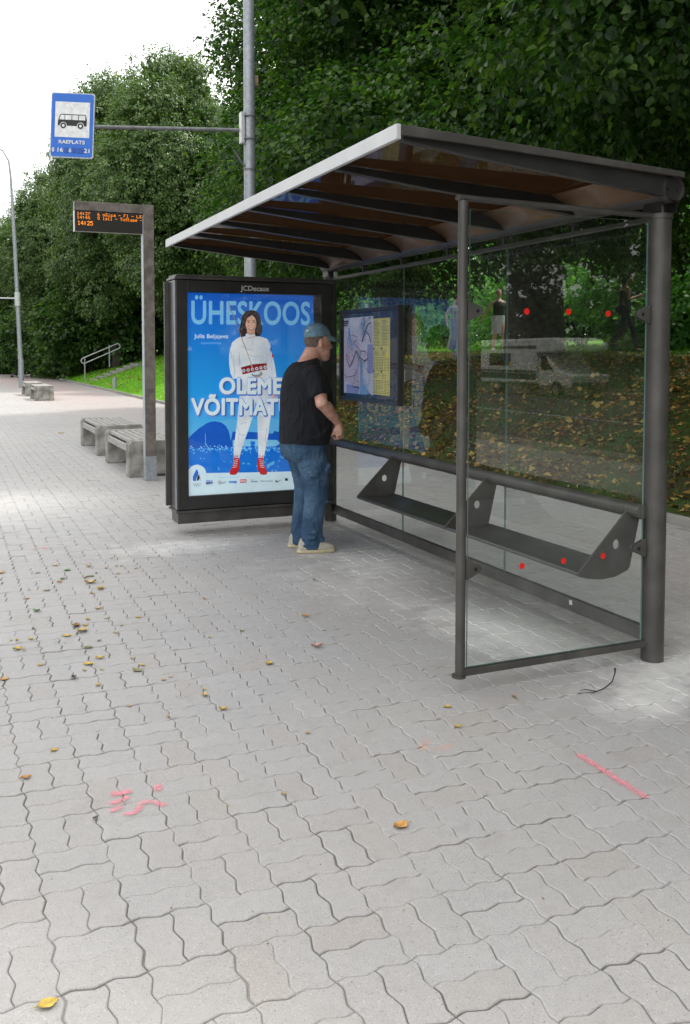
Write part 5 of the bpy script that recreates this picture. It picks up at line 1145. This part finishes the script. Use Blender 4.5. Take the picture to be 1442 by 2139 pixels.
walker((10.40, 17.2, PZ), -PI/2-.30, 1.66, 'woman in dark sleeveless top and light grey skirt walking on the upper path', sk2, flat('charcoal_top', (52, 50, 50), .9), flat('light_grey_skirt', (212, 212, 216), .9), flat('grey_blond_hair', (150, 132, 112), .9), flat('pale_shoes', (200, 196, 190), .7),
       {'stride': .26, 'arm': {1: ((-.02, .30, 1.13), (.10, .36, .90)), -1: ((-.06, -.30, 1.14), (-.10, -.44, .92))}, 'bottom': 'skirt'}, 'tank', bag=True)
walker((10.75, 20.0, PZ), -PI/2-.15, 1.66, 'woman in grey top, wide grey trousers and sunglasses walking behind the woman in the skirt', sk2, flat('grey_top', (165, 170, 176), .9), flat('wide_grey_trousers', (150, 158, 170), .9), flat('dark_brown_hair', (46, 30, 28), .9), flat('sandals', (150, 120, 100), .7),
       {'stride': .16, 'arm': {1: ((0, .28, 1.12), (.06, .27, .88)), -1: ((-.03, -.29, 1.12), (.04, -.30, .88))}, 'bottom': 'wide'}, 'tee', scarf=True)
walker((10.15, 12.0, PZ), -.35, 1.68, 'dark clothed walker with long dark hair on the upper path behind the glass', mat('shaded_skin', (.24, .11, .065), .6, 0, .08, 10), flat('black_green_top', (24, 30, 26), .9), flat('black_trousers', (18, 20, 26), .9), flat('black_hair', (22, 16, 16), .9), flat('black_shoes', (24, 24, 26), .7),  # shade is put into this walker's darker skin colour
       {'stride': .30, 'lift': .12, 'tilt': .6, 'arm': {1: ((.02, .22, 1.12), (.26, .12, 1.18)), -1: ((.0, -.23, 1.12), (.25, -.10, 1.20))}, 'bottom': 'slim'}, 'tank', hairlen=.12, bag=True)

# ------------------------------------------------------------------ things lying on the paving
LEAVES = [(-2.95, 3.23, 0.044, 'o'), (-2.57, 3.33, 0.038, 'y'), (-2.35, 3.21, 0.045, 'y'), (-2.51, 3.14, 0.061, 'g'), (-2.71, 3.13, 0.034, 'g'), (-2.24, 3.1, 0.034, 'o'), (-2.19, 2.9, 0.03, 'y'), (-2.16, 3.13, 0.024, 'y'), (-2.13, 3.11, 0.021, 'y'), (-2.04, 3.0, 0.021, 'o'), (-2.15, 3.4, 0.029, 'o'), (-2.33, 2.97, 0.024, 'b'), (-2.38, 2.89, 0.05, 'g'), (-2.42, 2.86, 0.03, 'b'), (-2.57, 2.9, 0.043, 'g'), (-2.6, 2.81, 0.039, 'o'), (-2.41, 2.7, 0.074, 't'), (-2.37, 2.52, 0.063, 'y'), (-2.44, 2.43, 0.031, 'y'), (-2.7, 2.61, 0.04, 'b'), (-2.84, 2.45, 0.03, 'o'), (-2.81, 2.68, 0.025, 't'), (-2.81, 2.14, 0.051, 'g'), (-2.64, 2.19, 0.02, 'b'), (-2.46, 2.04, 0.04, 't'), (-2.27, 1.77, 0.036, 'y'), (-2.55, 1.84, 0.033, 'y'), (-2.63, 1.74, 0.068, 'b'), (-2.58, 1.73, 0.032, 'y'), (-2.61, 1.63, 0.077, 't'), (-2.7, 1.57, 0.05, 'y'), (-2.86, 1.78, 0.024, 'g'), (-2.39, 1.64, 0.022, 'b'), (-2.44, 1.52, 0.029, 't'), (-2.89, 1.59, 0.036, 'y'), (-2.96, 1.6, 0.026, 'y'), (-2.99, 1.61, 0.021, 'y'), (-2.55, 1.41, 0.02, 'b'), (-2.62, 1.33, 0.048, 'G'), (-2.97, 1.44, 0.05, 'y'), (-2.94, 1.41, 0.022, 'o'), (-2.59, 1.13, 0.043, 'y'), (-2.66, 1.06, 0.054, 'y'), (-2.69, 0.98, 0.028, 't'), (-2.88, 1.14, 0.033, 'y'), (-2.61, 0.95, 0.012, 'y'), (-2.44, 1.05, 0.017, 'y'), (-2.45, 0.87, 0.06, 'G'), (-2.41, 0.94, 0.031, 'y'), (-2.75, 0.89, 0.039, 'B'), (-2.66, 0.74, 0.033, 'y'), (-3.06, 1.0, 0.047, 'o'), (-2.36, 0.69, 0.029, 't'), (-2.32, 0.72, 0.016, 't'), (-1.82, 0.71, 0.05, 'y'), (-1.8, 2.02, 0.033, 'o'), (-1.4, 3.24, 0.033, 't'), (-1.35, 1.41, 0.048, 'o'), (-1.5, 0.86, 0.055, 'r'), (-1.78, 1.29, 0.037, 'p'), (-1.98, 1.24, 0.023, 'y'), (-2.21, 0.5, 0.02, 'y'), (-2.23, 0.42, 0.037, 'y'), (-2.2, 0.23, 0.035, 'y'), (-2.44, 0.25, 0.014, 't'), (-2.57, 0.43, 0.012, 't'), (-2.93, 0.09, 0.033, 'y'), (-3.05, -0.11, 0.036, 'o'), (-0.98, 2.19, 0.036, 'g'), (-2.86, -0.51, 0.011, 'B'), (-1.95, -0.15, 0.01, 'o'), (-2.22, -0.6, 0.01, 't'), (-2.12, 2.33, 0.015, 'y'), (-2.45, 1.82, 0.011, 'y'), (-1.94, -0.96, 0.056, 'o'), (-3.1, -1.36, 0.049, 'y'), (-1.28, -0.14, 0.033, 'y'), (-1.35, -0.34, 0.028, 'y'), (-1.55, -0.47, 0.112, 's'), (-0.94, -0.15, 0.03, 'b'), (-0.93, -0.44, 0.006, 'w'), (-1.2, -1.22, 0.016, 'w'), (-1.23, 14.64, 0.092, 'y')]
KN = {'y': ('yellow', (.52, .36, .06)), 'o': ('orange brown', (.50, .26, .07)), 'g': ('green', (.10, .22, .06)), 'G': ('olive', (.20, .20, .08)), 't': ('tan', (.50, .38, .18)), 'b': ('brown', (.28, .16, .07)), 'B': ('dark brown', (.12, .085, .05)), 'r': ('pinkish', (.42, .26, .20)), 'p': ('pale green', (.36, .38, .22))}
for k, (n_, c) in KN.items(): M['leaf_'+k] = mat(n_.replace(' ', '_')+'_leaf', c, .6, 0, .3, 40, .3, 90)
rl = random.Random(17)
def fallen_leaf(x, y, s, kind):
    s = max(s, .022)*1.05; L = s; W_ = s*.72; q = MB(); a = rl.uniform(0, 2*PI); curl = rl.uniform(.15, .7); nx, ny = 7, 5; v = []
    prof = [0, .55, .9, 1.0, .82, .45, .0]
    for i in range(nx):
        u = i/(nx-1)
        for j in range(ny):
            w_ = (j/(ny-1)-.5)*2; px = (u-.5)*L; py = w_*W_*.5*max(prof[i], .03)*(1+.12*math.sin(i*2.1+j)); pz = .003+abs(w_)**1.5*W_*.35*curl+math.sin(u*3.0+a)*.10*L*curl+(u-.5)**2*L*.5*curl
            v.append((px, py, pz))
    mz = min(p[2] for p in v); v = [(px*math.cos(a)-py*math.sin(a), px*math.sin(a)+py*math.cos(a), pz-mz+.0025) for px, py, pz in v]
    q.add(v, [(i*ny+j, (i+1)*ny+j, (i+1)*ny+j+1, i*ny+j+1) for i in range(nx-1) for j in range(ny-1)])
    q.tube([(v[2][0], v[2][1], v[2][2]), (v[2][0]-math.cos(a)*L*.3, v[2][1]-math.sin(a)*L*.3, .004)], [.0012, .0008], 4)
    o = q.build('fallen_leaf', M['leaf_'+kind], None, smooth=True); o.location = (x, y, .001); return o
CNT = {}
for x, y, s, k in LEAVES:
    if k in 'sw': continue
    o = fallen_leaf(x, y, s, k)
    z_ = 'in the bottom left corner' if y < -1.2 else 'left of the pink scribble' if (x < -2.5 and y < .2) else 'at the far end of the left leaf trail' if (x < -2 and y > 2.5) else 'in the middle of the left leaf trail' if (x < -2 and y > 1.2) else 'at the near end of the left leaf trail' if x < -2 else 'on paving before the side glass' if y < .3 else 'on paving before the advert panel' if y < 5 else 'on paving beyond the benches'
    size = 'big' if s > .055 else 'tiny' if s < .022 else 'small' if s < .03 else 'curled'
    CNT.setdefault((size, k, z_), []).append(o)
ORD = ['nearest', 'second nearest', 'third nearest', 'fourth nearest', 'fifth nearest', 'sixth nearest', 'seventh nearest', 'eighth nearest', 'ninth nearest']
for (size, k, z_), lst in CNT.items():
    lst.sort(key=lambda o: o.location.y)
    for i, o in enumerate(lst): meta(o, ('%s%s %s fallen leaf %s' % ('' if len(lst) == 1 else ORD[i]+' ', size, KN[k][0], z_)), 'fallen leaf', 'fallen leaves on the paving')
# spare crumbs of leaf between the joints
rg_ = np.random.default_rng(3); n = 260; P_ = np.stack([np.where(rg_.random(n) < .6, rg_.normal(-2.5, .5, n), rg_.uniform(-3.4, 2.6, n)), rg_.uniform(-2, 9, n), np.full(n, .004)], 1)
nn = rg_.normal(size=(n, 3))*.3; nn[:, 2] += 1; dd = rdir(rg_, n); dd[:, 2] *= .2
meta(link('leaf_crumbs', quad_mesh('leaf_crumbs', leaf_quads(P_, dd, nn, .004+.008*rg_.random(n), .006*np.ones(n), .1)), M['litter']), 'tiny crumbs of dry leaf and grit scattered over the paving', 'leaf litter', kind='stuff')
n = 1900; cl = rg_.random(n) < .5; an = rg_.random(n)*6.28; rr3 = .058+np.abs(rg_.normal(0, .10, n)); P_ = np.stack([np.where(cl, rr3*np.cos(an)*1.4, rg_.uniform(-3.6, 2.7, n)), np.where(cl, rr3*np.sin(an), rg_.uniform(-2.2, 6, n)), np.full(n, .003)], 1); dd = rdir(rg_, n); dd[:, 2] *= .2; nn = rg_.normal(size=(n, 3))*.4; nn[:, 2] += 1
meta(link('grit', quad_mesh('grit', leaf_quads(P_, dd, nn, .002+.004*rg_.random(n)**2, .003*np.ones(n), .1)), mat('pale_grit', (.62, .60, .56), .9)), 'pale specks of grit on the paving', 'grit', kind='stuff')
# twig
q = MB(); q.tube([(-.656, -.242, .008), (-.584, -.261, .008), (-.512, -.246, .009), (-.422, -.199, .014), (-.360, -.145, .03), (-.338, -.120, .04)], [.0014, .0022, .0026, .0026, .003, .005], 8); q.tube([(-.56, -.258, .008), (-.60, -.225, .012), (-.63, -.222, .01)], [.0025, .002, .001], 6)
meta(q.build('twig', M['black'], None, smooth=True), 'thin dark bent twig lying on dusty paving in front of the near post', 'twig')
# spray marks
sp_ = bpy.data.materials.new('pink_spray'); sp_.use_nodes = True; t = sp_.node_tree; t.nodes.clear(); tc = N(t, 'ShaderNodeTexCoord'); nz = N(t, 'ShaderNodeTexNoise', Scale=95, Detail=8, Roughness=.85); mr = N(t, 'ShaderNodeMapRange'); mr.inputs[1].default_value = .40; mr.inputs[2].default_value = .60; mr.inputs[4].default_value = .95
p = N(t, 'ShaderNodeBsdfPrincipled', Roughness=.8); p.inputs['Base Color'].default_value = (.92, .27, .33, 1); tr = N(t, 'ShaderNodeBsdfTransparent'); mx_ = N(t, 'ShaderNodeMixShader'); o_ = N(t, 'ShaderNodeOutputMaterial')
at = N(t, 'ShaderNodeAttribute'); at.attribute_name = 'cover'; mm = N(t, 'ShaderNodeMath'); mm.operation = 'MULTIPLY'
t.links.new(tc.outputs['Object'], nz.inputs['Vector']); t.links.new(nz.outputs['Fac'], mr.inputs[0]); t.links.new(mr.outputs[0], mm.inputs[0]); t.links.new(at.outputs['Fac'], mm.inputs[1]); t.links.new(mm.outputs[0], mx_.inputs[0]); t.links.new(tr.outputs[0], mx_.inputs[1]); t.links.new(p.outputs[0], mx_.inputs[2]); t.links.new(mx_.outputs[0], o_.inputs[0])
def spray(strokes, label):
    V = []; F = []; cov = []
    for pts, wd in strokes:
        P = [Vector((*a, 0)) for a in pts]; fine = []
        for a, b in zip(P, P[1:]):
            m_ = max(2, int((b-a).length/.01)); fine += [a.lerp(b, k/m_) for k in range(m_)]
        fine.append(P[-1])
        for _ in range(4): fine = [fine[0]]+[(fine[i-1]+fine[i]*2+fine[i+1])/4 for i in range(1, len(fine)-1)]+[fine[-1]]
        base = len(V)
        for i, a in enumerate(fine):
            d = (fine[min(i+1, len(fine)-1)]-fine[max(0, i-1)]).normalized(); nr = Vector((-d.y, d.x, 0)); ww = wd*(1+.25*noise.noise(a*40))*(.55 if i in (0, len(fine)-1) else 1)
            for k, c in ((-1.25, 0), (-.35, 1), (.35, 1), (1.25, 0)): V.append(tuple(a+nr*ww*.62*k+Vector((0, 0, .0045)))); cov.append(c if 0 < i < len(fine)-1 else 0)
        for i in range(len(fine)-1):
            for k in range(3): F.append((base+i*4+k, base+i*4+k+1, base+i*4+k+5, base+i*4+k+4))
    me = bpy.data.meshes.new('spray_mark'); me.from_pydata(V, [], F); at_ = me.attributes.new('cover', 'FLOAT', 'POINT'); at_.data.foreach_set('value', cov)
    return meta(link('spray_mark', me, sp_), label, 'paint mark')
spray([([(-1.053,-.745), (-1.054,-.94), (-1.056,-1.135)], .030)], 'straight pink spray line on the paving at the right')
spray([([(-2.79,-.355), (-2.757,-.368), (-2.706,-.364)], .034), ([(-2.805,-.428), (-2.768,-.429), (-2.726,-.401)], .026), ([(-2.812,-.484), (-2.785,-.478), (-2.757,-.458)], .022), ([(-2.771,-.514), (-2.75,-.53), (-2.73,-.53), (-2.708,-.497), (-2.698,-.461), (-2.671,-.462), (-2.645,-.488), (-2.622,-.525)], .024), ([(-2.640,-.374), (-2.62,-.378), (-2.600,-.382)], .046)], 'scribbled pink spray marks on the near left paving')
spray([([(-2.675,3.932), (-2.655,3.96), (-2.635,3.972)], .02), ([(-2.614,4.002), (-2.585,4.009), (-2.56,3.93)], .018)], 'small faint pink spray marks on the paving left of the advert panel')

# ------------------------------------------------------------------ camper van across the road (mirrored in the glass)
cv = empty('camper_van', (-21.2, 30.0, -.33), 0, label='white camper van with dark stripes parked across the road, mirrored in the back glass', cat='camper van')
cw = mat('camper_white', (.78, .78, .76), .35, 0, .03, 3); cs = flat('camper_stripe', (60, 68, 72), .4); cg = mat('camper_window', (.02, .022, .024), .08, 0)
q = MB(); q.prism([(-1.0, .55), (3.4, .50), (3.4, 2.45), (-2.3, 2.50), (-3.0, 2.25), (-3.0, 1.95), (-1.0, 1.85)], 0, -1.1, 1.1); q.build('living_cabin', cw, cv, bevel=.06)
q = MB(); q.prism([(-1.0, .45), (-3.2, .45), (-3.25, .95), (-2.1, 1.12), (-1.5, 1.85), (-1.0, 1.85)], 0, -.95, .95); q.build('cab', cw, cv, bevel=.05)
q = MB(); q.box((1.101, -1.0, 2.05), (1.112, 3.3, 2.18)); q.box((1.101, -1.0, 1.02), (1.112, 3.39, 1.1)); q.box((1.101, -1.0, .72), (1.112, 3.39, .98)); q.build('side_stripe', cs, cv)
q = MB(); q.box((1.101, .9, 1.3), (1.115, 2.6, 1.85)); q.build('side_window', cg, cv)
q = MB(); q.prism([(-1.15, 1.12), (-1.95, 1.15), (-1.45, 1.75), (-1.15, 1.75)], 0, .951, .96); q.build('cab_window', cg, cv)
q = MB(); q.box((-.9, -3.28, .45), (.9, -3.2, .65)); q.build('bumper', cs, cv, bevel=.02)
for y_ in (-2.3, 2.0):
    for x_ in (-.95, .95):
        q = MB(); q.tube([(x_-.11, y_, .34), (x_+.11, y_, .34)], .34, 22); wh_ = q.build('wheel', M['black'], cv, auto=True); q = MB(); q.tube([(x_-.115, y_, .34), (x_+.115, y_, .34)], .18, 18); q.build('rim', M['galv'], wh_, auto=True)
